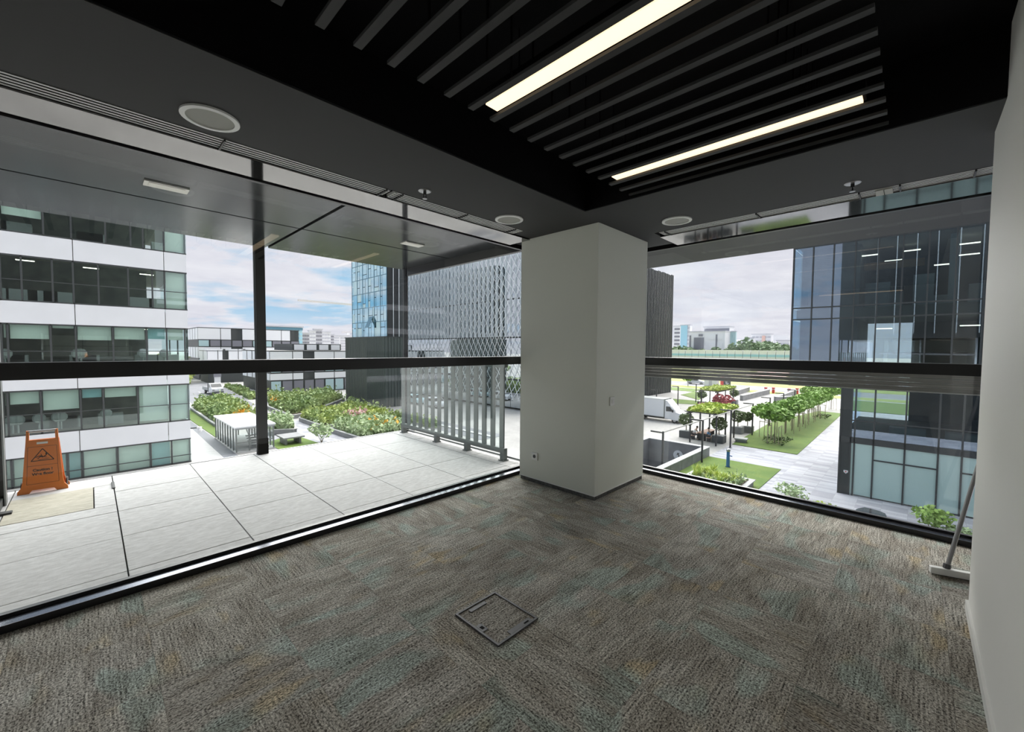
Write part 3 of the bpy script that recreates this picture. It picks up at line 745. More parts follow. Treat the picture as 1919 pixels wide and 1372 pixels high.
for sgn in (-1, 1):
    y = YE-(ztop-zbot)
    while y < ye1+(ztop-zbot):
        pts = []
        for q in range(25):
            t_ = q/24; yy = y + sgn*(t_-.5)*(ztop-zbot)*.62; z_ = zbot+t_*(ztop-zbot)
            yy += .55*math.sin(z_*.55)*math.exp(-((yy-YE-6)/6)**2)
            pts.append(Vector((XE-.45-.06*sgn, yy, z_)))
        seg = []
        for p in pts:
            if YE <= p.y <= ye1: seg.append(p)
        for a, b_ in zip(seg, seg[1:]):
            net.add([a+Vector((0, -.05, 0)), a+Vector((0, .05, 0)), b_+Vector((0, .05, 0)), b_+Vector((0, -.05, 0)), a+Vector((.04, 0, 0)), b_+Vector((.04, 0, 0))], [(0, 1, 2, 3), (1, 4, 5, 2), (4, 0, 3, 5)])
        y += st
no = net.build('netting', 'net', eb, kind='stuff')
# ribbed plaza face
nr = 70
for i in range(nr):
    x = XE + (xe1-XE)*(i+.5)/nr; pane_box('rib', (x-.16, YE-.05, GZ), (x+.12, YE+.12, ZE+random.uniform(-.05, .12)), 'rib', eb)
for za in (-1.0, 4.0, 9.0): box('rib_joint', (XE, YE+.10, za), (xe1, YE+.16, za+.15), 'ribdark', eb)
box('ribbed_back', (XE, YE+.12, GZ), (xe1, YE+.3, ZE-.1), 'ribdark', eb)

# ---- dark glass office block on the right, its upper storeys cantilevered
XR = 33.0
rb = thing('glass_office_block', 'dark glass office block with cantilevered upper floors beside the right wall', 'building', (XR+8, -6, GZ))
yu = on_x(1484, 600, XR).y; zu0 = on_x(1480, 722, XR).z; yr0 = on_x(1573, 850, XR).y; YR1 = -16.0
ZR = 19.0
box('core', (XR+9, YR1, GZ), (XR+16, yr0-3, ZR), 'interior', rb)
box('soffit_slab', (XR, YR1, zu0), (XR+16, yu, zu0+.28), 'mullion', rb); box('roof', (XR, YR1, ZR), (XR+16, yu, ZR+.4), 'mullion', rb)
spc = 1.06; nv = int((yu-YR1)/spc)
levels = [zu0+.28, 3.55, 4.30, 8.25, 9.0, 13.4, 14.1, ZR]
for z_ in (3.6, 8.3, 13.45): box('floor_slab', (XR+.3, YR1, z_), (XR+9, yu-.2, z_+.6), 'interiorfloor', rb)
box('floor_slab', (XR+.3, YR1, -3.95), (XR+9, yr0-.2, -3.6), 'interiorfloor', rb)
for i in range(nv+1): pane_box('mullion', (XR-.08, yu-i*spc-.035, zu0), (XR+.04, yu-i*spc+.035, ZR), 'mullion', rb)
for z_ in levels[1:-1]: box('transom', (XR-.04, YR1, z_-.04), (XR+.04, yu, z_+.04), 'mullion', rb)
for i in range(nv):
    for za, zb in zip(levels, levels[1:]):
        pane_box('pane', (XR, yu-(i+1)*spc+.035, za+.04), (XR+.02, yu-i*spc-.035, zb-.04), 'glass_right', rb)
for za, zb in zip(levels, levels[1:]): # side face
    for q in range(5): pane_box('pane', (XR+.1+q*3.2, yu-.02, za+.04), (XR+3.2+q*3.2, yu, zb-.04), 'glass_right', rb)
for q in range(6): pane_box('mullion', (XR+q*3.2-.03, yu-.05, zu0), (XR+q*3.2+.1, yu+.05, ZR), 'mullion', rb)
# inside the upper storeys
pane_box('office_column', (XR+1.4, -1.55, 4.3), (XR+1.7, -1.2, 8.2), 'furniture', rb)
for (y, z_, l, m_) in ((3.4, 7.0, 2.2, 'wood'),): pane_box('wood_panel', (XR+2.2, -.2, z_-.3), (XR+2.5, 2.6, z_+.15), 'wood', rb)
for y, z_, x in ((2.3, 7.6, 2), (1.2, 7.3, 3.2), (-2.0, 7.8, 3), (-2.1, 7.4, 4.5), (-4.0, 7.3, 3), (-3.4, 6.9, 5)):
    pane_box('ceiling_lamp', (XR+x, y-.45, z_), (XR+x+.1, y+.45, z_+.06), 'interiorlight', rb)
for y, l, z_, h in ((1.9, 1.2, 4.3, 1.6), (-.2, .9, 4.3, 1.9), (-3, 1.2, 4.3, .5), (1.4, 1.4, -.5, .7), (-1, 1.2, -.5, .6)):
    pane_box('partition', (XR+2.5, y-l/2, z_), (XR+2.6, y+l/2, z_+h), 'furniture', rb)
for y in (-.6, -1.4, -2.9):
    MB().ball((XR+2, y, .4), (.4, .7, .45), 10, 6).build('lounge_chair', 'mullion', rb)
box('inner_wall', (XR+8.6, YR1, 4.3), (XR+8.9, 2.8, ZR), 'interior', rb)
box('sun_blocker', (XR+1.4, 2.7, zu0+.3), (XR+9, yu-.25, ZR), 'interior', rb)  # added block: keeps the corner glass dark and stops sun from the side
for k_, (y, z_) in enumerate(((1.9, 12.6), (.6, 12.3), (-1.6, 12.7), (-3.4, 12.4), (1.5, 2.9), (-2.2, 3.0), (-3.6, 2.7), (.4, 7.9), (-1.0, 6.6))):
    pane_box('ceiling_lamp', (XR+2.2+.5*(k_ % 4), y-.4, z_), (XR+2.3+.5*(k_ % 4), y+.4, z_+.06), 'interiorlight', rb)
for y, h in ((1.2, 1.1), (-.8, .75), (-2.6, 1.3), (-4.4, .8)): pane_box('cabinet', (XR+3.2, y-.5, 4.2), (XR+3.6, y+.5, 4.2+h), 'furniture', rb)
# recessed lower storeys
zb_ = on_x(1576, 820, XR).z
box('sill_band', (XR-.06, YR1, zb_-.25), (XR+.1, yr0, zb_+.12), 'mullion', rb)
ym = [yr0, on_x(1593, 850, XR).y, on_x(1600, 850, XR).y, on_x(1636, 850, XR).y, on_x(1695, 850, XR).y, on_x(1758, 850, XR).y, on_x(1803, 850, XR).y]
while ym[-1] > YR1: ym.append(ym[-1]-1.6)
for i, (a, b_) in enumerate(zip(ym, ym[1:])):
    pane_box('mullion', (XR-.06, a-.04, GZ), (XR+.06, a+.04, zu0), 'mullion', rb)
    if i == 0: pane_box('corner_panel', (XR-.02, b_, GZ), (XR+.05, a-.04, zu0), 'darkpanel', rb); continue
    hi = zb_-.25; tr_ = hi - .85
    if i in (1, 2, 5): pane_box('frosted_pane', (XR, b_+.04, GZ+.1), (XR+.02, a-.04, hi), 'glass_frost', rb)
    else:
        pane_box('frosted_pane', (XR, b_+.04, tr_), (XR+.02, a-.04, hi), 'glass_frost', rb); pane_box('frosted_pane', (XR, b_+.04, GZ+.1), (XR+.02, a-.04, tr_-.08), 'glass_frost', rb)
        pane_box('transom', (XR-.04, b_, tr_-.08), (XR+.05, a, tr_), 'mullion', rb)
    for za, zb in ((zb_+.12, zb_+1.15), (zb_+1.2, zu0)): pane_box('pane', (XR, b_+.04, za), (XR+.02, a-.04, zb), 'glass_right', rb)
    pane_box('transom', (XR-.04, b_, zb_+1.13), (XR+.04, a, zb_+1.2), 'mullion', rb)
box('roller_blind', (XR+.3, YR1, GZ+.1), (XR+.55, yr0-.5, zb_-.3), 'blindteal', rb)
for q in range(4): pane_box('pane', (XR+.1+q*3.2, yr0-.02, GZ), (XR+3.2+q*3.2, yr0, zu0), 'glass_right', rb)
for y, l in ((1.0, 1.6), (-1.4, 1.5), (-4, 2)): pane_box('desk', (XR+1.2, y-l, zb_+.1), (XR+2, y, zb_+.8), 'furniture', rb)
ls = thing('lit_emblem', 'small white shield emblem on the lower corner glass', 'emblem', on_x(1585, 884, XR)-Vector((.03, 0, 0)))
p_ = on_x(1585, 884, XR); MB().prism([(p_.y-.11, p_.z+.1), (p_.y+.11, p_.z+.1), (p_.y+.11, p_.z-.02), (p_.y, p_.z-.12), (p_.y-.11, p_.z-.02)], XR-.04, XR-.02, 'x').build('plate', 'truckwhite', ls); MB().prism([(p_.y-.05, p_.z+.04), (p_.y+.05, p_.z+.04), (p_.y, p_.z-.05)], XR-.045, XR-.04, 'x').build('mark', 'red', ls)

# ---- far city
def city(name, label, D, axis, x0, x1, ytop, m, bandm, rows, cols, extra=None, ybase=None, vert=False):
    """far block standing on the ground; its width and height from the photograph at distance D"""
    on = on_x if axis == 'x' else on_y
    a, b_ = on(x0, 650, D), on(x1, 650, D); z1 = on((x0+x1)/2, ytop, D).z
    u0, u1 = sorted((a.y, b_.y) if axis == 'x' else (a.x, b_.x)); dep = (u1-u0)*.6
    ctr = (D+dep/2, (u0+u1)/2, GZ) if axis == 'x' else ((u0+u1)/2, D+dep/2, GZ)
    t = thing(name, label, 'building', ctr)
    def bx(n, c0, c1, p0, p1, q0, q1, mm, par=t):
        return pane_box(n, (c0, p0, q0), (c1, p1, q1), mm, par) if axis == 'x' else pane_box(n, (p0, c0, q0), (p1, c1, q1), mm, par)
    bx('wall', D, D+dep, u0, u1, GZ, z1, m)
    hh = (z1-GZ)/(rows+.5); ww = (u1-u0)/cols
    for r_ in range(rows):
        for c_ in range(cols):
            za = GZ+hh*(r_+.55)
            if z1-za > (z1-0)*1.0+3 : continue
            bx('window', D-.4, D, u0+(c_+.12)*ww, u0+(c_+.88)*ww, za, za+hh*.5, bandm)
    for (f0, f1, g0, g1, mm) in (extra or []):
        bx('panel', D-.8, D-.4, u0+f0*(u1-u0), u0+f1*(u1-u0), GZ+g0*(z1-GZ), GZ+g1*(z1-GZ), mm)
    bx('roof', D-.6, D+dep, u0-.5, u1+.5, z1, z1+.8, 'citygrey')
    return t
city('apartment_block', 'pale striped apartment block at the left of the far skyline', 430, 'x', 1262, 1275, 612, 'citywhite', 'citydark', 8, 1)
city('apartment_block', 'far pale block with a light blue stair face', 420, 'x', 1275, 1292, 610, 'citywhite', 'citygrey', 8, 2, [(.25, .98, .3, 1.0, 'cityblue')])
fo = city('far_office', 'big white far office with a dark glazed front', 400, 'x', 1291, 1358, 622, 'citywhite', 'citywhite', 3, 2, [(.57, .85, .30, .80, 'citydark'), (.94, .98, .35, .88, 'citydark'), (.20, .24, .38, .9, 'citydark'), (.60, .72, .84, .92, 'citydark')])
city('far_office', 'grey topped rear wing of the big far office', 425, 'x', 1318, 1366, 613, 'citywhite', 'citygrey', 6, 4, [(.0, .95, .84, .95, 'citydark')])
city('far_office', 'pale glass end wing of the far office', 415, 'x', 1366, 1378, 622, 'cityglass', 'cityglass', 4, 2)
city('city_block', 'low pale far block between the office and the trees', 460, 'x', 1378, 1398, 636, 'citywhite', 'citygrey', 4, 3)
city('city_block', 'curved cream far building before the trees', 440, 'x', 1396, 1412, 634, 'citywhite', 'citygrey', 3, 2)
city('city_block', 'far white and brick striped apartment building', 470, 'x', 1408, 1444, 627, 'citywhite', 'citygrey', 6, 5, [(.28, .45, .3, .95, 'cityred')])
city('city_block', 'flat roofed far hall right of the trees', 480, 'x', 1455, 1479, 639, 'citywhite', 'citygrey', 3, 4)
city('blue_office', 'blue glazed far office behind the panel blocks', 230, 'y', 497, 567, 613, 'cityglass', 'cityblue', 9, 9, [(0, 1, .93, .99, 'bluepanel')])
for i, (x0, x1, yt) in enumerate(((566, 580, 625), (580, 592, 621), (590, 604, 618), (604, 620, 623), (618, 626, 627), (624, 662, 630))):
    city('apartment_block', ('cream', 'pale grey', 'tall whitish', 'beige', 'narrow white', 'long low unfinished')[i]+' far apartment block right of the blue office, '+('first', 'second', 'third', 'fourth', 'fifth', 'last')[i]+' in the row', 330+12*i, 'y', x0, x1, yt, 'citywhite' if i % 2 else 'citygrey', 'citygrey' if i % 2 else 'citydark', 7, 3)
vi = thing('long_hall', 'long low white hall with a blue stripe across the far field', 'building', (330, 95, GZ))
pa, pb = on_x(1215, 660, 330).y, on_x(1560, 660, 330).y
n = 24
for i in range(n):
    y0 = pb+(pa-pb)*i/n; y1 = pb+(pa-pb)*(i+1)/n
    pane_box('wall_panel', (330, y0+.15, -4.2), (338, y1-.15, 1.4), 'citywhite', vi)
    pane_box('stripe', (329.7, y0+.15, -3.2), (330, y1-.15, -1.6), 'cityblue', vi)
box('plinth', (330, pb, GZ), (338, pa, -4.2), 'citywhite', vi)
# cranes
def crane(label, D, xm, ybase, ytop, xa_, xb_, cat='crane'):
    p1 = on_y(xm, ytop, D); t = thing('tower_crane', label, cat, (p1.x, D, GZ), group='far tower cranes')
    s_ = D*.0035*.5
    m = MB()
    for dx, dy in ((-s_, -s_), (s_, -s_), (s_, s_), (-s_, s_)): m.box((p1.x+dx-.15, D+dy-.15, GZ), (p1.x+dx+.15, D+dy+.15, p1.z))
    k = GZ
    while k < p1.z-2*s_: m.cyl((p1.x-s_, D-s_, k), (p1.x+s_, D-s_, k+2*s_), .12, n=4); k += 2*s_
    m.build('mast', 'crane', t)
    a = on_y(xa_, ytop, D).x; b_ = on_y(xb_, ytop, D).x; j = MB()
    for dz in (0, s_*1.6): j.box((min(a, b_), D-.2, p1.z+dz), (max(a, b_), D+.2, p1.z+dz+.3))
    x = min(a, b_); u = 0
    while x < max(a, b_)-s_*2: j.cyl((x, D, p1.z+(0 if u % 2 else s_*1.6)), (x+s_*2, D, p1.z+(s_*1.6 if u % 2 else 0)), .15, n=4); x += s_*2; u += 1
    j.build('jib', 'crane', t); box('counterweight', (max(a, b_)-3, D-1, p1.z-2), (max(a, b_), D+1, p1.z), 'citygrey', t); box('cabin', (p1.x-1, D-1, p1.z-2.2), (p1.x+1, D+1, p1.z), 'citywhite', t)
crane('large far tower crane with a long pale jib left of the tower', 240, 690, 650, 575, 558, 720)
crane('small far tower crane right above the low blocks', 420, 651, 650, 624, 640, 662)

# block added out of view, south of ours, to darken the window reflections
nb = thing('reflection_block', 'dark banded block added behind our building for darker reflections, out of view', 'building', (30, -75, GZ))
box('core', (-10, -95, GZ), (75, -60, 14), 'darkpanel', nb)
for k_ in range(5): box('spandrel_band', (-10, -60, GZ+3.0+4.2*k_), (75, -59.8, GZ+4.0+4.2*k_), 'citygrey', nb)

# ================================================================== GROUND
HX0, HX1, HY0, HY1 = 18.0, 36.1, 12.62, 17.4       # sunken garage ramp
gm = MB()
O_ = (-400, -400, 700, 900)
gm.add([(O_[0], O_[1], GZ), (O_[2], O_[1], GZ), (O_[2], O_[3], GZ), (O_[0], O_[3], GZ), (HX0, HY0, GZ), (HX1, HY0, GZ), (HX1, HY1, GZ), (HX0, HY1, GZ)],
       [(0, 1, 5, 4), (1, 2, 6, 5), (2, 3, 7, 6), (3, 0, 4, 7)])
S(gm.build('ground', 'plaza'))
def patch(name, pts, m, h=.02): return S(slab(name, pts, GZ, GZ+h, m))
def rect(x0, x1, y0, y1): return [(x0, y0), (x1, y0), (x1, y1), (x0, y1)]
patch('pavement_slabs', rect(5, 105, -30, 7.0), 'slabs', .012); patch('pavement_cross', rect(36.3, 42.4, 7.0, 12.25), 'slabs', .012)
patch('lawn_front', rect(20, 36.2, 6.95, 12.15), 'lawn', .05)
patch('lawn_trees', [(42.5, 7.0), (75.2, 7.2), (75.4, 10.0), (58.8, 12.6), (42.6, 12.2)], 'lawn', .05)
patch('road_far', rect(105, 116, -60, 140), 'asphalt', .015); patch('verge_far', rect(98.5, 104, -60, 140), 'field', .03)
patch('meadow', rect(117, 326, -150, 300), 'field', .04)
patch('dirt_patch', [(150, 30), (200, 34), (205, 48), (150, 42)], 'cityred', .06)
patch('lawn_plaza', [(81.9, 33.1), (76, 27.5), (85, 29), (90.9, 33.8)], 'lawn', .05); patch('lawn_truck', [(74.2, 31.4), (68.2, 28.5), (69.4, 25.2), (74.4, 26.9)], 'lawn', .05)
patch('lawn_right', rect(80, 97, -20, 8), 'lawn', .05); patch('lawn_road', rect(90, 97, 34, 60), 'lawn', .05)
patch('road_service', [(10.5, 72), (17.6, 72), (21.5, 125), (13.0, 125)], 'asphalt', .015)
patch('pavement_service', [(5.4, 36), (7.3, 36), (8.2, 62), (10.4, 72), (12.9, 125), (5.4, 125)], 'concretelight', .015)
patch('path_dark', [(7.25, 33), (8.3, 33), (8.3, 48), (8.15, 66), (7.6, 62)], 'path', .025)
patch('lawn_kiosk', [(8.45, 48.5), (9.5, 53), (9.7, 72), (8.5, 72), (8.3, 62)], 'lawn', .05)
patch('lawn_small', [(11.3, 38.5), (14.8, 38.5), (14.3, 44.6), (13.6, 44.8), (11.3, 43)], 'lawn', .05)
patch('garden_path', [(11.2, 34), (17.6, 34), (17.4, 60), (15, 68), (13.5, 56), (11.3, 49)], 'slabs', .02)
patch('road_tower', rect(26.5, 29.8, 30, 80), 'asphalt', .02); patch('kerb_tower', rect(27.9, 28.4, 30, 80), 'kerb', .12)
for i, y in enumerate((74, 80, 86, 92, 98)): S(box('road_marking', (13.6+i*.25, y, GZ+.016), (13.8+i*.25, y+2.4, GZ+.02), 'kerb'))
# ---- garage ramp
rp = thing('garage_ramp', 'sunken concrete garage ramp with pale coping and a round arrow sign', 'ramp', (33, 15, GZ))
wt = GZ+.80
box('ramp_floor', (HX0, HY0, GZ-3.4), (HX1, HY1, GZ-3.2), 'concretedark', rp)
for a, b in (((HX0, HY0-.42, GZ-3.3), (HX1+.42, HY0, wt-.06)), ((HX1, HY0, GZ-3.3), (HX1+.42, HY1, wt-.06)), ((HX0, HY1, GZ-3.3), (HX1+.42, HY1+.42, wt-.06))): box('wall', a, b, 'concrete', rp)
for a, b in (((HX0, HY0-.45, wt-.06), (HX1+.45, HY0+.03, wt)), ((HX1-.03, HY0+.03, wt-.06), (HX1+.45, HY1-.03, wt)), ((HX0, HY1-.03, wt-.06), (HX1+.45, HY1+.45, wt))): box('coping', a, b, 'concretelight', rp)
for k in range(8): box('wall_joint', (HX1-1.4-k*2.0, HY0-.425, GZ), (HX1-1.36-k*2.0, HY0-.42, wt-.06), 'concretedark', rp)
q = on_x(1271, 853, HX1); sy, sz = q.y, q.z
MB().cyl((HX1-.02, sy, sz), (HX1-.06, sy, sz), .42, n=24).build('round_sign', 'truckwhite', rp)
MB().prism([(sy-.2, sz-.25), (sy-.05, sz-.25), (sy-.02, sz+.05), (sy+.12, sz-.02), (sy+.05, sz+.22), (sy-.16, sz+.2), (sy-.08, sz+.12)], HX1-.075, HX1-.06, 'x').build('arrow', 'concretedark', rp)
# ---- far ramp walls
def lowwall(label, a, b, h=.95, th=.5):
    a, b = Vector(a), Vector(b); d = (b-a).normalized(); n_ = Vector((-d.y, d.x))*th/2
    t = thing('low_wall', label, 'wall', ((a.x+b.x)/2, (a.y+b.y)/2, GZ), group='low concrete walls by the plaza')
    slab('wall', [a+n_, a-n_, b-n_, b+n_], GZ, GZ+h-.08, 'concrete', t); slab('coping', [a+n_*1.15, a-n_*1.15, b-n_*1.15, b+n_*1.15], GZ+h-.08, GZ+h, 'concretelight', t)
lowwall('long low concrete wall running to the red bollards', (80.9, 21.9), (98, 21.5)); lowwall('low concrete wall behind the second pergola', (88, 25.2), (101, 26.0))
lowwall('short front concrete wall behind the tree row', (83.2, 16.9), (88.5, 14.4)); lowwall('low concrete wall running back from behind the tree row', (83.4, 17.2), (101, 17.4))
for i, (x, y) in enumerate(((98.9, 22.2), (99.8, 21.0), (99.2, 18.1), (101.8, 17.2))):
    t = thing('red_bollard', 'red post at the '+('near end of the long low wall', 'road side of the long low wall', 'left end of the far ramp wall', 'right end of the far ramp wall')[i], 'bollard', (x, y, GZ), group='red posts at the ramp walls')
    MB().box((-.22, -.22, 0), (.22, .22, 1.15)).build('shaft', 'red', t, local=True); MB().box((-.25, -.25, 1.15), (.25, .25, 1.25)).build('cap', 'red', t, local=True); MB().box((-.23, -.23, .8), (.23, .23, .95)).build('band', 'truckwhite', t, local=True)

# ================================================================== PLANTING
def inpoly(p, poly):
    c = False; j = len(poly)-1
    for i in range(len(poly)):
        a, b = poly[i], poly[j]
        if (a[1] > p[1]) != (b[1] > p[1]) and p[0] < (b[0]-a[0])*(p[1]-a[1])/(b[1]-a[1])+a[0]: c = not c
        j = i
    return c
def planting(mb, poly, n, z0, hmax, size, seed=1):
    rg = random.Random(seed); xs_ = [p[0] for p in poly]; ys_ = [p[1] for p in poly]
    cl_ = []
    while len(cl_) < max(6, n//140):
        p = (rg.uniform(min(xs_), max(xs_)), rg.uniform(min(ys_), max(ys_)))
        if inpoly(p, poly): cl_.append((p, rg.uniform(.5, 1.0), rg.uniform(.6, 1.6)))
    k = 0
    while k < n:
        (c, h, r) = rg.choice(cl_); p = (c[0]+rg.gauss(0, r*.7), c[1]+rg.gauss(0, r*.7))
        if not inpoly(p, poly): k += .2; continue
        z = z0 + abs(rg.gauss(.35, .3))*h*hmax; mb.leaf((p[0], p[1], z), size*rg.uniform(.6, 1.4), .9); k += 1
    return mb
def raised_bed(label, poly, m, n, h, hmax, size, seed, wall='concrete', flowers=None):
    cx_ = sum(p[0] for p in poly)/len(poly); cy_ = sum(p[1] for p in poly)/len(poly)
    t = thing('raised_bed', label, 'planter', (cx_, cy_, GZ), group='raised beds in the garden')
    np_ = len(poly)
    for i in range(np_):
        a, b = Vector(poly[i][:2]), Vector(poly[(i+1) % np_][:2]); d = (b-a).normalized(); nn = Vector((d.y, -d.x))*.22
        slab('retaining_wall', [a, b, b+nn, a+nn], GZ, GZ+h-.06, wall, t); slab('coping', [a-d*.1, b+d*.1, b+nn*1.2+d*.1, a+nn*1.2-d*.1], GZ+h-.06, GZ+h, 'concretelight', t)
    slab('soil', poly, GZ, GZ+h-.1, 'soil', t)
    planting(MB(), poly, n, GZ+h-.12, hmax, size, seed).build('plants', m, t, kind='stuff')
    if flowers:
        fp_, fm, fn = flowers; planting(MB(), fp_, fn, GZ+h+.35, .9, .26, seed+9).build('flowers', fm, t, kind='stuff')
    return t
def ccw(poly):
    a = sum(poly[i][0]*poly[(i+1) % len(poly)][1]-poly[(i+1) % len(poly)][0]*poly[i][1] for i in range(len(poly)))
    return poly if a > 0 else poly[::-1]
B1 = ccw([(9.9, 73), (9.7, 55.5), (11.2, 52.5), (14.4, 59), (15.3, 80), (12.8, 78.3)])
raised_bed('leafy bed with orange flowers behind the glass kiosk', B1, 'leaf_bed', 9500, .35, 1.7, .27, 11, flowers=([(10.6, 54), (12.4, 54), (14.4, 62), (13.2, 63)], 'flower', 500))
B2 = ccw([(17.8, 66.5), (17.4, 55.4), (19.2, 56.0), (29.6, 68.5), (29.6, 76), (21, 79)])
raised_bed('large wild planted bed in front of the low panel block', B2, 'leaf_bed', 13000, .5, 1.7, .28, 12, flowers=([(18.3, 66), (19.6, 66), (21, 75), (20, 76)], 'flower', 160))
B3 = ccw([(17.6, 52.8), (17.6, 45.4), (19.5, 46.2), (26.0, 46), (26.0, 57), (21.5, 57.5)])
raised_bed('yellow green planted bed in the middle of the garden', B3, 'leaf_bed2', 9500, .5, 1.2, .25, 13, flowers=([(21, 46.5), (23, 46.5), (23, 50), (21, 50)], 'pinkflower', 160))
B4 = ccw([(17.6, 43.6), (17.8, 37.5), (23.5, 37.5), (24.6, 45), (20, 45)])
raised_bed('loose pale planted bed beside the terrace railing', B4, 'leaf_pale', 9000, .5, 1.3, .23, 14, flowers=([(18.5, 38), (22.5, 38), (23, 43), (19, 44)], 'flower', 90))
B0 = ccw([(11.9, 47.0), (14.5, 45.4), (15.8, 51), (14, 53), (12.2, 52)])
raised_bed('small round leafed bed right of the glass kiosk', B0, 'leaf_pale', 3000, .6, 1.4, .22, 15)
planting(MB(), [(18.6, 80), (20.2, 80), (22.6, 104), (20.6, 110)], 3600, GZ, 1.1, .42, 16).build('hedge_planting', 'leaf_bed', kind='stuff', label='low hedge planting along the right of the service road', category='hedge', at=(20, 90, GZ))
planting(MB(), [(10.2, 114), (16.5, 114), (18.0, 140), (10.2, 140)], 1800, GZ, 6.0, 1.3, 17).build('far_greenery', 'leaf_bed2', kind='stuff', label='yellow green trees and bushes at the end of the service road', category='greenery', at=(14, 130, GZ))
planting(MB(), [(26.3, 38), (27.6, 38), (27.6, 66), (26.3, 58)], 3600, GZ, 1.5, .28, 18).build('verge_planting', 'leaf_bed', kind='stuff', label='bushy green verge between the beds and the tower road', category='planting', at=(26, 52, GZ))

def shrub(label, x, y, h, r, m, n, size=.2, stems=4, group='single shrubs', name='shrub', z=GZ):
    t = thing(name, label, 'shrub', (x, y, z), group=group)
    f = MB()
    for k in range(stems):
        a = k*6.28/stems; f.crown((math.cos(a)*r*.45, math.sin(a)*r*.45, h*(.62+.08*(k % 3))), (r*.55, r*.55, h*.38), n//stems, size, .2)
    f.build('foliage', m, t, local=True)
    s_ = MB()
    for k in range(stems): a = k*6.28/stems; s_.cyl((0, 0, 0), (math.cos(a)*r*.4, math.sin(a)*r*.4, h*.6), .03, .015, 5)
    s_.build('stems', 'bark', t, local=True)
    return t
shrub('pale feathery shrub at the terrace edge before the garden path', 15.0, 39.6, 1.9, 1.2, 'leaf_pale', 260, .22)
p = gp(1490, 945); shrub('flowering twiggy shrub left below the right window', p.x, p.y+.2, 1.1, .9, 'leaf_pale', 220, .14)
p = gp(1540, 962); shrub('low yellow green shrub below the right window', p.x-.2, p.y, .6, .9, 'leaf_lime', 260, .14)
p = gp(1748, 1000); shrub('tall fern-like green shrub below the right window', p.x-.2, p.y, 1.35, .8, 'leaf_tree', 340, .15)
p = gp(1795, 1010); shrub('low spreading shrub below the right window by the wall', p.x-.3, p.y-.3, .6, .9, 'leaf_pale', 260, .14)
pp = gp(1632, 962); MB().prism([(pp.x+.8*math.cos(k*.52)*(1+.2*math.sin(k*2)), pp.y+.65*math.sin(k*.52)) for k in range(12)], GZ+.012, GZ+.03).build('manhole_cover', 'puddle', label='dark flat cover in the paving below the right window', category='cover', at=(pp.x, pp.y, GZ))
# grass planter below the window
gpl = thing('grass_planter', 'low planter of yellow green grasses on the front lawn', 'planter', (28.9, 9.3, GZ))
box('wall', (27.2, 7.35, GZ), (30.4, 10.9, GZ+.40), 'concrete', gpl); box('coping', (27.1, 7.25, GZ+.40), (30.5, 11.0, GZ+.46), 'concretelight', gpl); box('soil', (27.4, 7.55, GZ+.46), (30.2, 10.7, GZ+.47), 'soil', gpl)
gg = MB(); rg = random.Random(5)
for _ in range(30):
    cx_, cy_ = rg.uniform(27.6, 30.1), rg.uniform(7.7, 10.6); hh = rg.uniform(.35, .85)
    for k in range(45):
        a = rg.uniform(0, 6.28); l = rg.uniform(.15, .45); w_ = .02
        b0 = Vector((cx_, cy_, GZ+.46)); tip = b0+Vector((math.cos(a)*l, math.sin(a)*l, hh*rg.uniform(.5, 1))); sd = Vector((-math.sin(a), math.cos(a), 0))*w_
        md = (b0+tip)/2+Vector((0, 0, hh*.2)); gg.add([b0-sd, b0+sd, md+sd, md-sd, tip], [(0, 1, 2, 3), (3, 2, 4)])
gg.build('grasses', 'leaf_lime', gpl, kind='stuff')
planting(MB(), rect(27.5, 30.2, 7.6, 10.6), 1100, GZ+.46, .5, .13, 21).build('low_plants', 'leaf_pale', gpl, kind='stuff')

# ---- clipped umbrella trees with stakes
def tree_mesh(seed):
    random.seed(seed); f = MB()
    f.crown((0, 0, 2.85), (1.6, 1.6, .62), 620, .26, .45); f.crown((0, 0, 3.15), (1.2, 1.2, .5), 320, .24, .3)
    return f.mesh('crown', 'leaf_tree')
crowns = [tree_mesh(s_) for s_ in (31, 32, 33)]
trunk_me = MB().cyl((0, 0, 0), (0, 0, 2.7), .055, .04, 8).mesh('trunk', 'bark')
stake_me = MB().cyl((0, 0, 0), (0, 0, 1.75), .032, .03, 6).mesh('stake', 'stake')
rail_me = MB().box((-.62, -.02, 1.66), (.62, .02, 1.72)).box((-.62, -.02, .0), (-.6, .02, .01)).mesh('tie_rail', 'stake')
spots = [(46.0, 9.45), (48.4, 10.55)] + [(52.3+2.75*i, 9.75-.1*i) for i in range(7)] + [(76.5, 11.0), (79.5, 9.0)]
ordn = ['nearest', 'second nearest, on the left', 'third', 'fourth', 'fifth', 'sixth', 'seventh', 'eighth', 'ninth', 'far left', 'farthest']
for i, (x, y) in enumerate(spots):
    t = thing('umbrella_tree', 'flat crowned staked tree on the plaza lawn, '+ordn[i]+' of the row', 'tree', (x, y, GZ), rotz=i*1.3, group='staked trees on the plaza lawn')
    for nm, me in (('crown', crowns[i % 3]), ('trunk', trunk_me)): o = bpy.data.objects.new(nm, me); link(o, t)
    for sx in (-.6, .6):
        for sy in (-.45, .45): o = bpy.data.objects.new('stake', stake_me); link(o, t); o.location = (sx, sy, 0)
    for sy in (-.45, .45): o = bpy.data.objects.new('tie_rail', rail_me); link(o, t); o.location = (0, sy, 0)
random.seed(77)
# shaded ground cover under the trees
planting(MB(), [(45, 8.6), (72, 8.0), (72, 9.6), (49, 11.0), (45, 10.3)], 900, GZ+.04, .18, .12, 40).build('ground_cover', 'leaf_dark', kind='stuff', label='dark low ground cover around the staked trees', category='ground cover', at=(58, 9.3, GZ))
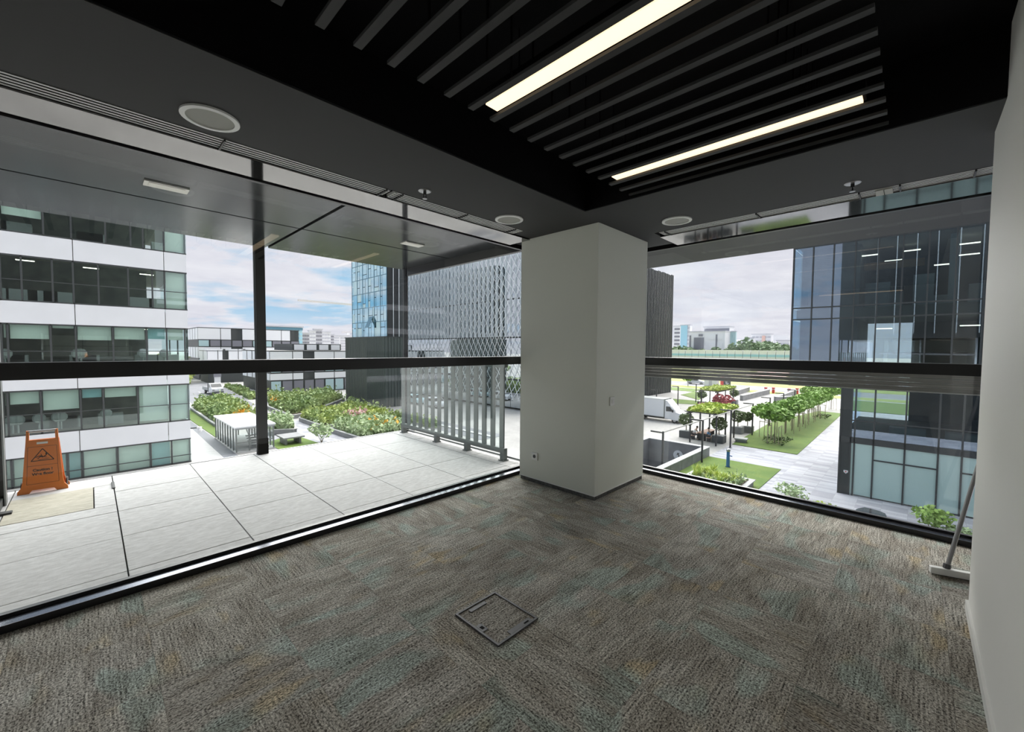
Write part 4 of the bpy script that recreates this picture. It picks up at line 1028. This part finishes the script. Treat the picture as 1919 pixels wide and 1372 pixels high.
# ball trees in planters
def ball_tree(label, x, y, h=2.45, r=.72, box_h=.7, pm='planterbox', bw=.85):
    t = thing('potted_ball_tree', label, 'potted tree', (x, y, GZ), group='ball trees in planters')
    MB().box((-bw*.62, -bw*.62, 0), (bw*.62, bw*.62, box_h)).build('planter', pm, t, local=True, bevel=.03); MB().box((-bw*.55, -bw*.55, box_h), (bw*.55, bw*.55, box_h+.04)).build('soil', 'kerb', t, local=True)
    MB().cyl((0, 0, box_h), (0, 0, h-r), .05, .04, 8).build('trunk', 'bark', t, local=True)
    MB().crown((0, 0, h-r*.85), (r, r, r*.9), 420, .17, .5).build('crown', 'leaf_dark', t, local=True)
ball_tree('round clipped tree in a grey planter left of the first pergola', 42.7, 16.6); ball_tree('round clipped tree in a grey planter in front of the first pergola', 42.6, 13.4)
ball_tree('round clipped tree in a wooden planter right of the first pergola', 48.9, 13.5, pm='concrete'); ball_tree('smaller round clipped tree beside the right pergola planter', 50.2, 12.9, 2.2, .55, pm='concrete')
ball_tree('round clipped tree in a dark planter left of the second pergola', 68.6, 24.3); ball_tree('round clipped tree in a planter right of the second pergola', 75.0, 21.4, pm='concrete')
shrub('large dark red maple under the second pergola', 63.5, 19.6, 2.5, 1.5, 'redleaf', 420, .26, 5); shrub('low pink flowering bush under the second pergola', 62.5, 21.6, 1.2, 1.3, 'pinkflower', 300, .22)
def plain_tree(label, x, y, h, r, m, n, size, group, z=GZ, flat_=1.0):
    t = thing('broadleaf_tree', label, 'tree', (x, y, z), group=group)
    MB().cyl((0, 0, 0), (0, 0, h*.5), r*.06, r*.04, 6).build('trunk', 'bark', t, local=True)
    f = MB()
    for k in range(5): f.crown((random.uniform(-.4, .4)*r, random.uniform(-.4, .4)*r, h-r*flat_*random.uniform(.6, 1.0)), (r*.7, r*.7, r*.6*flat_), n//5, size, .3)
    f.build('crown', m, t, local=True)
plain_tree('small young tree beside the parked white car', 102.5, 39.7, 3.0, 1.2, 'leaf_tree', 260, .4, 'street trees by the far road'); plain_tree('small green tree left of the red sign board', 112, 34.6, 3.2, 1.1, 'leaf_tree', 260, .4, 'street trees by the far road')
plain_tree('slim street tree beside the office building corner', 9.3, 77.5, 4.6, 1.1, 'leaf_pale', 220, .35, 'street trees by the far road')
for i, (px, py, r) in enumerate(((1266, 655, 7), (1278, 652, 8), (1293, 652, 8), (1308, 657, 6), (1340, 655, 5), (1372, 652, 8), (1386, 647, 8), (1396, 637, 9), (1408, 655, 7), (1425, 650, 8), (1440, 643, 11), (1452, 636, 12), (1466, 647, 11), (1477, 648, 11))):
    q = on_x(px, py, 350+(i % 3)*22); pos = ('first', 'second', 'third', 'fourth', 'fifth', 'sixth', 'seventh', 'tall eighth', 'ninth', 'tenth', 'large eleventh', 'largest twelfth', 'thirteenth', 'last')[i]
    plain_tree('hazy far tree before the city skyline, '+pos+' from the left', q.x, q.y, q.z-GZ+2, r, 'leaf_far', 420, 2.0, 'far trees before the skyline')

# ================================================================== STREET FURNITURE
def lamp_post(x, y, h, label, arm=.95):
    t = thing('lamp_post', label, 'street lamp', (x, y, GZ), group='angled lamp posts on the plaza')
    MB().box((-.06, -.06, 0), (.06, .06, h)).build('shaft', 'post', t, local=True); MB().box((-.06, .06, h-.10), (.06, arm, h)).build('arm', 'post', t, local=True)
    MB().box((-.045, .15, h-.115), (.045, arm-.06, h-.10)).build('lens', 'lampoff', t, local=True); MB().box((-.14, -.14, 0), (.14, .14, .03)).build('foot', 'post', t, local=True)
LPL = [(29.5, 13.15, 2.9, 'dark angled lamp post in front of the ramp wall'), (33.8, 11.85, 3.45, 'dark angled lamp post standing at the ramp corner'), (41.0, 11.9, 3.5, 'tall dark lamp post between pergola and tree lawn'), (48.7, 12.05, 3.4, 'dark angled lamp post at the left edge of the tree lawn'), (63.8, 26.2, 3.3, 'dark angled lamp post behind the box truck'), (72.3, 26.6, 3.2, 'dark lamp post left of the second pergola')]
for x, y, h, l in LPL: lamp_post(x, y, h, l)
for px, py, l in ((1187, 258, 'small dark lamp post behind the first staked trees'), (1305, 220, 'small dark lamp post before the short concrete wall'), (1403, 190, 'small dark lamp post beside the far red post'), (190, 186, 'small lamp post in front of the dark ribbed building')):
    q = z8(px, py, GZ+3.4); lamp_post(q.x, q.y, 3.4, l)
cb = thing('overhead_beam', 'thin brown beam strung between the lamp posts over the tables', 'beam', (29.5, 13.1, GZ))
MB().cyl((29.5, 13.15, GZ+2.88), (48.45, 12.06, GZ+3.3), .05, n=6).build('cable', 'brownstripe', cb); MB().cyl((29.5, 13.15, GZ+2.8), (29.5, 13.15, GZ+2.95), .07, n=6).build('clamp', 'post', cb)
q = gp(1364, 876)
t = thing('water_pump', 'blue water pump post on the front lawn', 'pump', (q.x, q.y, GZ))
MB().cyl((0, 0, 0), (0, 0, 1.2), .13, .11, 12).build('shaft', 'bluepaint', t, local=True); MB().ball((0, 0, 1.32), .15, 10, 6).build('head', 'steel', t, local=True); MB().cyl((0, 0, .95), (0, -.28, .90), .04, n=8).build('spout', 'bluepaint', t, local=True); MB().cyl((0, 0, 0), (0, 0, .05), .2, n=12).build('foot', 'bluepaint', t, local=True)
q = z8(930, 650)
t = thing('stone_bench', 'pale stone block bench at the edge of the tree lawn', 'bench', (q.x, q.y, GZ), rotz=R(8))
MB().box((-.45, -.55, .28), (.45, .55, .42)).build('seat', 'concretelight', t, local=True, bevel=.02); MB().box((-.38, -.45, 0), (.38, .45, .28)).build('base', 'concrete', t, local=True)
t = thing('concrete_table', 'flat grey concrete table on the small lawn by the kiosk', 'table', (12.9, 41.5, GZ))
MB().box((-.9, -1.1, .62), (.9, 1.1, .74)).build('top', 'concrete', t, local=True); 
for sx in (-.6, .6): MB().box((sx-.08, -.8, 0), (sx+.08, .8, .62)).build('leg', 'concrete', t, local=True)

def pergola(label, x0, x1, y0, y1, h, n):
    t = thing('pergola', label, 'pergola', ((x0+x1)/2, (y0+y1)/2, GZ), group='green roofed pergolas')
    for x in (x0+.5, (x0+x1)/2, x1-.4):
        for y in (y0+.25, y1-.25): box('post', (x-.06, y-.06, GZ), (x+.06, y+.06, GZ+h-.16), 'post', t)
    for y in (y0+.2, y1-.3): box('beam', (x0-.3, y, GZ+h-.16), (x1+.3, y+.1, GZ+h), 'post', t)
    k = 0
    while x0+k*.6 <= x1: box('rafter', (x0+k*.6, y0-.15, GZ+h), (x0+k*.6+.06, y1+.15, GZ+h+.08), 'post', t); k += 1
    m = MB()
    for _ in range(n): m.leaf((random.uniform(x0+.2, x1), random.uniform(y0, y1), GZ+h+.1+abs(random.gauss(.1, .12))), .26*random.uniform(.7, 1.3), .5)
    m.build('climbing_leaves', 'leaf_lime', t, kind='stuff')
pergola('nearer pergola with yellow green leaf roof over the picnic table', 40.2, 46.4, 12.8, 15.7, 3.0, 1700)
pergola('farther pergola with green leaf roof beyond the first', 62.6, 70.8, 20.0, 22.7, 3.0, 1500)

# picnic table, benches, people
t = thing('picnic_table', 'long reddish wooden table under the nearer pergola', 'table', (43.6, 14.95, GZ))
for k in range(4): MB().box((-1.5, -.42+k*.21, .70), (1.5, -.23+k*.21, .75)).build('plank', 'benchwood', t, local=True)
for sx in (-1.2, 1.2): MB().box((sx-.05, -.4, 0), (sx+.05, .4, .70)).build('leg', 'post', t, local=True)
for dy, l in ((.75, 'long wooden bench on the left of the picnic table'), (-.75, 'long wooden bench on the right of the picnic table')):
    t = thing('picnic_bench', l, 'bench', (43.5, 14.95+dy, GZ), group='benches at the picnic table')
    for k in range(2): MB().box((-1.6, -.18+k*.19, .40), (1.5, -.01+k*.19, .44)).build('plank', 'benchwood', t, local=True)
    for sx in (-1.3, 1.2): MB().box((sx-.04, -.17, 0), (sx+.04, .17, .40)).build('leg', 'post', t, local=True)
def skinned(name, m, parent, verts, edges, radii, sub=2):
    me = bpy.data.meshes.new(name); me.from_pydata(verts, edges, []); me.update(); me.materials.append(MATS[m])
    o = bpy.data.objects.new(name, me); link(o, parent)
    md = o.modifiers.new('skin', 'SKIN'); md.use_smooth_shade = True
    sv = me.skin_vertices[0].data if me.skin_vertices else None
    if sv is None:
        bm = bmesh.new(); bm.from_mesh(me); bm.verts.layers.skin.verify(); bm.to_mesh(me); bm.free(); sv = me.skin_vertices[0].data
    for i, r in enumerate(radii):
        sv[i].radius = (r, r) if isinstance(r, (int, float)) else r; sv[i].use_root = (i == 0)
    s2 = o.modifiers.new('subdivision', 'SUBSURF'); s2.levels = sub; s2.render_levels = sub
    return o
def seated(label, x, y, rot, shirt, lean=.12):
    """facing local +x; seat at .44"""
    t = thing('person', label, 'person', (x, y, GZ), rotz=rot, group='people at the picnic table')
    L = lean
    V = [(0, 0, .54), (.03+L*.3, 0, .75), (.02+L*.9, 0, .98), (.03+L*1.1, 0, 1.08), (.05+L*1.4, 0, 1.20), (.06+L*1.5, 0, 1.30),
         (.02+L*.9, .19, .96), (.12+L, .23, .74), (.36+L, .17, .76), (.43+L, .15, .765),
         (.02+L*.9, -.19, .96), (.12+L, -.23, .74), (.36+L, -.17, .76), (.43+L, -.15, .765),
         (.05, .10, .52), (.45, .12, .52), (.47, .12, .10), (.60, .12, .05), (.05, -.10, .52), (.45, -.12, .52), (.44, -.12, .10), (.57, -.12, .05)]
    E_ = [(0, 1), (1, 2), (2, 3), (3, 4), (4, 5), (2, 6), (6, 7), (7, 8), (8, 9), (2, 10), (10, 11), (11, 12), (12, 13), (0, 14), (14, 15), (15, 16), (16, 17), (0, 18), (18, 19), (19, 20), (20, 21)]
    rr = [.13, .125, .12, .055, .095, .075, .06, .045, .035, .032, .06, .045, .035, .032, .085, .06, .042, .035, .085, .06, .042, .035]
    skinned('body', 'skin', t, V, E_, rr)
    si = [0, 1, 2, 6, 7, 10, 11]; skinned('shirt', shirt, t, [V[i] for i in si], [(0, 1), (1, 2), (2, 3), (3, 4), (2, 5), (5, 6)], [.145, .142, .135, .075, .058, .075, .058])
    ti = [0, 14, 15, 16, 18, 19, 20]; skinned('trousers', 'trousers', t, [V[i] for i in ti], [(0, 1), (1, 2), (2, 3), (0, 4), (4, 5), (5, 6)], [.14, .098, .072, .055, .098, .072, .055])
    h = V[5]; MB().ball((h[0]-.035, 0, h[2]-.01), (.105, .10, .115), 12, 8).build('hair', 'hair', t, local=True, smooth=True)
    for sy in (-1, 1):
        MB().ball((V[20][0]+.08, sy*.12, .035), (.13, .045, .045), 8, 5).build('shoe', 'tyre', t, local=True, smooth=True)
        MB().ball((h[0]+.075, sy*.035, h[2]-.045), .012, 6, 4).build('eye', 'hair', t, local=True)
    MB().ball((h[0]+.095, 0, h[2]-.075), (.018, .014, .024), 6, 4).build('nose', 'skin', t, local=True); MB().box((h[0]+.083, -.025, h[2]-.122), (h[0]+.09, .025, h[2]-.114)).build('mouth', 'red', t, local=True)
    for sy in (-1, 1):
        for q in range(4): MB().cyl((V[9][0]+.01, sy*.15+(q-1.5)*.016, .765), (V[9][0]+.075+.006*(q in (1, 2)), sy*.15+(q-1.5)*.019, .758), .0085, .007, 6).build('finger', 'skin', t, local=True)
        MB().cyl((V[9][0]-.02, sy*.125, .77), (V[9][0]+.035, sy*.105, .765), .010, .008, 6).build('thumb', 'skin', t, local=True)
seated('person in a white top leaning on the picnic table', 42.3, 15.72, -math.pi/2, 'shirtwhite', .22)
seated('person in a blue top sitting at the near end of the picnic table', 42.35, 14.18, math.pi/2, 'shirtblue', .05)

# ---- glass stair kiosk
kx0, kx1, ky0, ky1 = 8.35, 11.15, 40.3, 48.3
kh = on_y(443, 803, ky0).z
k = thing('glass_kiosk', 'white roofed glass stair kiosk in the garden below the terrace', 'kiosk', ((kx0+kx1)/2, (ky0+ky1)/2, GZ))
box('base', (kx0-.1, ky0-.1, GZ), (kx1+.1, ky1+.1, GZ+.12), 'concretelight', k)
for i in range(8): pane_box('roof_panel', (kx0-.15, ky0-.15+i*1.04, kh), (kx1+.15, ky0-.15+(i+1)*1.04-.02, kh+.12), 'truckwhite', k)
box('roof_beam', (kx0-.1, ky0-.1, kh-.14), (kx1+.1, ky0, kh), 'slatgrey', k)
for x in (kx0, kx1):
    for i in range(9):
        y = ky0+i*1.0; pane_box('frame_post', (x-.05, y-.05, GZ+.12), (x+.05, y+.05, kh), 'railgrey', k)
        if i < 8: pane_box('glass_panel', (x-.012, y+.05, GZ+.15), (x+.012, y+.95, kh-.05), 'glass_rail', k); pane_box('white_strip', (x+.02, y+.2, GZ+.9), (x+.03, y+.65, kh-.1), 'truckwhite', k)
for x in (kx0+.95, kx0+1.85): pane_box('frame_post', (x-.05, ky0-.05, GZ+.12), (x+.05, ky0+.05, kh), 'railgrey', k); pane_box('frame_post', (x-.05, ky1-.05, GZ+.12), (x+.05, ky1+.05, kh), 'railgrey', k)
pane_box('glass_panel', (kx0+.05, ky0-.012, GZ+.9), (kx0+.9, ky0+.012, kh-.14), 'glass_rail', k)
pane_box('cross_bar', (kx0, ky0-.04, GZ+.86), (kx1, ky0+.04, GZ+.93), 'railgrey', k)
for i in range(6): pane_box('stair_step', (kx0+1.2, ky0+.6+i*.3, GZ+.12+i*.17), (kx1-.2, ky0+.9+i*.3, GZ+.18+i*.17), 'concrete', k)
MB().cyl((kx0+1.15, ky0+.4, GZ+.9), (kx0+1.15, ky0+2.4, GZ+2.0), .04, n=6).cyl((kx0+1.15, ky0+.4, GZ+.12), (kx0+1.15, ky0+.4, GZ+.9), .03, n=6).build('handrail', 'steel', k)

# ================================================================== VEHICLES
def wheel(parent, x, y, r=.36, wd=.24):
    o = MB().cyl((x, y-wd/2, r), (x, y+wd/2, r), r, n=18).build('wheel', 'tyre', parent, local=True); MB().cyl((x, y-wd/2-.01, r), (x, y+wd/2+.01, r), r*.55, n=14).build('hub', 'steel', o, local=True)
def box_truck(label, x, y, rot):
    """nose to local +x, length about 6.6"""
    t = thing('box_truck', label, 'truck', (x, y, GZ), rotz=rot)
    b = MB().box((-3.6, -1.05, .62), (.95, 1.05, 2.82)).build('cargo_box', 'truckwhite', t, local=True, bevel=.03)
    for z in (.62, 2.78): MB().box((-3.62, -1.07, z), (.97, 1.07, z+.05)).build('edge_rail', 'slatgrey', b, local=True)
    for xx in (-3.62, .91): MB().box((xx, -1.07, .62), (xx+.06, 1.07, 2.83)).build('corner_post', 'slatgrey', b, local=True)
    for sy in (-1, 1): lettering('BUX', .28, 'slatgrey', b, (-2.3, sy*1.065, 2.35), (R(90), 0, 0 if sy < 0 else math.pi))
    cab = [(1.0, .45), (1.0, 2.05), (1.25, 2.18), (1.75, 2.12), (2.35, 1.42), (2.95, 1.22), (3.05, .95), (3.05, .42), (2.6, .35)]
    MB().prism(cab, -.98, .98, 'y').build('cab', 'truckwhite', t, local=True, bevel=.05)
    MB().prism([(.98, 2.05), (1.0, 2.75), (1.25, 2.7), (1.75, 2.14)], -.9, .9, 'y').build('wind_deflector', 'truckwhite', t, local=True, bevel=.05)
    MB().add([(1.84, -.86, 2.05), (1.84, .86, 2.05), (2.36, .9, 1.45), (2.36, -.9, 1.45), (1.80, -.86, 2.0), (1.80, .86, 2.0), (2.3, .9, 1.4), (2.3, -.9, 1.4)], [(0, 1, 2, 3), (4, 7, 6, 5), (0, 3, 7, 4), (1, 5, 6, 2), (0, 4, 5, 1), (3, 2, 6, 7)]).build('windshield', 'carglass', t, local=True)
    for sy in (-1, 1):
        MB().prism([(1.18, 1.38), (1.18, 1.98), (1.68, 1.98), (2.1, 1.42)], sy*.975, sy*.995, 'y').build('side_window', 'carglass', t, local=True)
        MB().box((2.0, sy*1.0, 1.35), (2.12, sy*1.2, 1.65)).build('mirror', 'tyre', t, local=True); wheel(t, 2.25, sy*.82); wheel(t, -2.3, sy*.82)
        MB().box((2.98, sy*.55, .85), (3.06, sy*.9, 1.05)).build('headlamp', 'steel', t, local=True)
    MB().box((-3.4, -.85, .38), (1.4, .85, .62)).build('chassis', 'tyre', t, local=True); MB().box((2.9, -.98, .35), (3.12, .98, .62)).build('bumper', 'slatgrey', t, local=True)
q = z8(340, 485)
box_truck('white box truck parked beside the first pergola', q.x+1.0, q.y+2.2, -math.pi/2)
q = z4(262, 258)
t = thing('flatbed_truck', 'white flatbed pickup truck standing on the service road', 'truck', (q.x+.3, q.y+2.4, GZ), rotz=R(-84))
MB().prism([(.6, .45), (.6, 2.0), (.8, 2.08), (1.35, 2.02), (1.95, 1.35), (2.5, 1.18), (2.6, .9), (2.6, .42)], -.92, .92, 'y').build('cab', 'truckwhite', t, local=True, bevel=.05)
MB().add([(1.42, -.8, 1.97), (1.42, .8, 1.97), (1.97, .84, 1.37), (1.97, -.84, 1.37), (1.38, -.8, 1.9), (1.38, .8, 1.9), (1.9, .84, 1.3), (1.9, -.84, 1.3)], [(0, 1, 2, 3), (4, 7, 6, 5), (0, 3, 7, 4), (1, 5, 6, 2), (0, 4, 5, 1), (3, 2, 6, 7)]).build('windshield', 'carglass', t, local=True)
for sy in (-1, 1):
    MB().prism([(.8, 1.3), (.8, 1.9), (1.3, 1.9), (1.75, 1.32)], sy*.915, sy*.93, 'y').build('side_window', 'carglass', t, local=True); wheel(t, 1.95, sy*.78); wheel(t, -1.6, sy*.78)
    MB().box((-2.6, sy*.98, .85), (.5, sy*1.02, 1.3)).build('drop_side', 'slatgrey', t, local=True); MB().box((2.54, sy*.5, .78), (2.62, sy*.85, .98)).build('headlamp', 'steel', t, local=True)
MB().box((-2.6, -1, .72), (.5, 1, .85)).build('bed', 'slatgrey', t, local=True); MB().box((.42, -1, .85), (.5, 1, 2.0)).build('headboard', 'planterbox', t, local=True); MB().box((2.5, -.92, .35), (2.68, .92, .6)).build('bumper', 'planterbox', t, local=True); MB().box((-2.5, -.7, .4), (2, .7, .72)).build('chassis', 'tyre', t, local=True)
def estate_car(label, x, y, rot, m='truckwhite'):
    t = thing('estate_car', label, 'car', (x, y, GZ), rotz=rot, group='parked cars')
    MB().prism([(-2.1, .3), (-2.15, .85), (-2.0, 1.0), (-1.75, 1.42), (.35, 1.45), (1.0, .98), (1.95, .82), (2.15, .6), (2.1, .28)], -.86, .86, 'y').build('body', m, t, local=True, bevel=.08)
    for sy in (-1, 1):
        MB().prism([(-1.75, .98), (-1.6, 1.33), (-.6, 1.36), (-.6, .98)], sy*.855, sy*.875, 'y').build('side_window', 'carglass', t, local=True); MB().prism([(-.52, .98), (-.52, 1.36), (.3, 1.37), (.75, .98)], sy*.855, sy*.875, 'y').build('side_window', 'carglass', t, local=True)
        wheel(t, 1.35, sy*.76, .32, .2); wheel(t, -1.35, sy*.76, .32, .2)
    MB().add([(.42, -.72, 1.41), (.42, .72, 1.41), (1.0, .78, 1.0), (1.0, -.78, 1.0), (.38, -.72, 1.38), (.38, .72, 1.38), (.96, .78, .96), (.96, -.78, .96)], [(0, 1, 2, 3), (4, 7, 6, 5), (0, 3, 7, 4), (1, 5, 6, 2), (0, 4, 5, 1), (3, 2, 6, 7)]).build('windshield', 'carglass', t, local=True)
estate_car('white estate car on the far road', 111.2, 41.0, R(-80))
estate_car('silver blue car parked before the finned building', 36.5, 57.5, R(-88), 'paleblue'); estate_car('white car parked beside the silver blue one', 36.5, 51.8, R(-92))
# far signs and container
q = z8(790, 163); t = thing('sign_board', 'dark advertising board with a red edge by the far road', 'sign', (q.x, q.y, GZ))
ya_, yb_ = z8(738, 162).y, z8(858, 162).y
box('panel', (q.x, yb_, GZ+.15), (q.x+.2, ya_, GZ+2.75), 'planterbox', t); box('red_edge', (q.x-.03, ya_-.75, GZ+.15), (q.x, ya_, GZ+2.75), 'red', t)
for yy, zz_ in ((ya_-1.1, 1.9), (ya_-1.7, 2.0), (ya_-1.25, 1.25)): box('printed_block', (q.x-.03, yy-.35, GZ+zz_-.3), (q.x, yy+.1, GZ+zz_+.3), 'kerb', t)
box('printed_shape', (q.x-.03, yb_+.4, GZ+.6), (q.x, yb_+1.1, GZ+.95), 'citygrey', t)
for yy in (ya_-.3, yb_+.3): box('leg', (q.x+.05, yy-.08, GZ), (q.x+.15, yy+.08, GZ+.2), 'post', t)
q = z8(670, 160); t = thing('site_cabin', 'pale grey cabin left of the red sign board', 'cabin', (q.x, q.y, GZ), rotz=R(5))
MB().box((-.8, -1.5, .15), (.8, 1.5, 1.9)).build('body', 'spandrel', t, local=True); MB().box((-.85, -1.55, 1.9), (.85, 1.55, 2.0)).build('roof', 'truckwhite', t, local=True); MB().box((-.82, -.3, .2), (-.8, .4, 1.6)).build('door', 'citygrey', t, local=True); MB().box((-.7, -1.4, 0), (.7, 1.4, .15)).build('skid', 'planterbox', t, local=True)
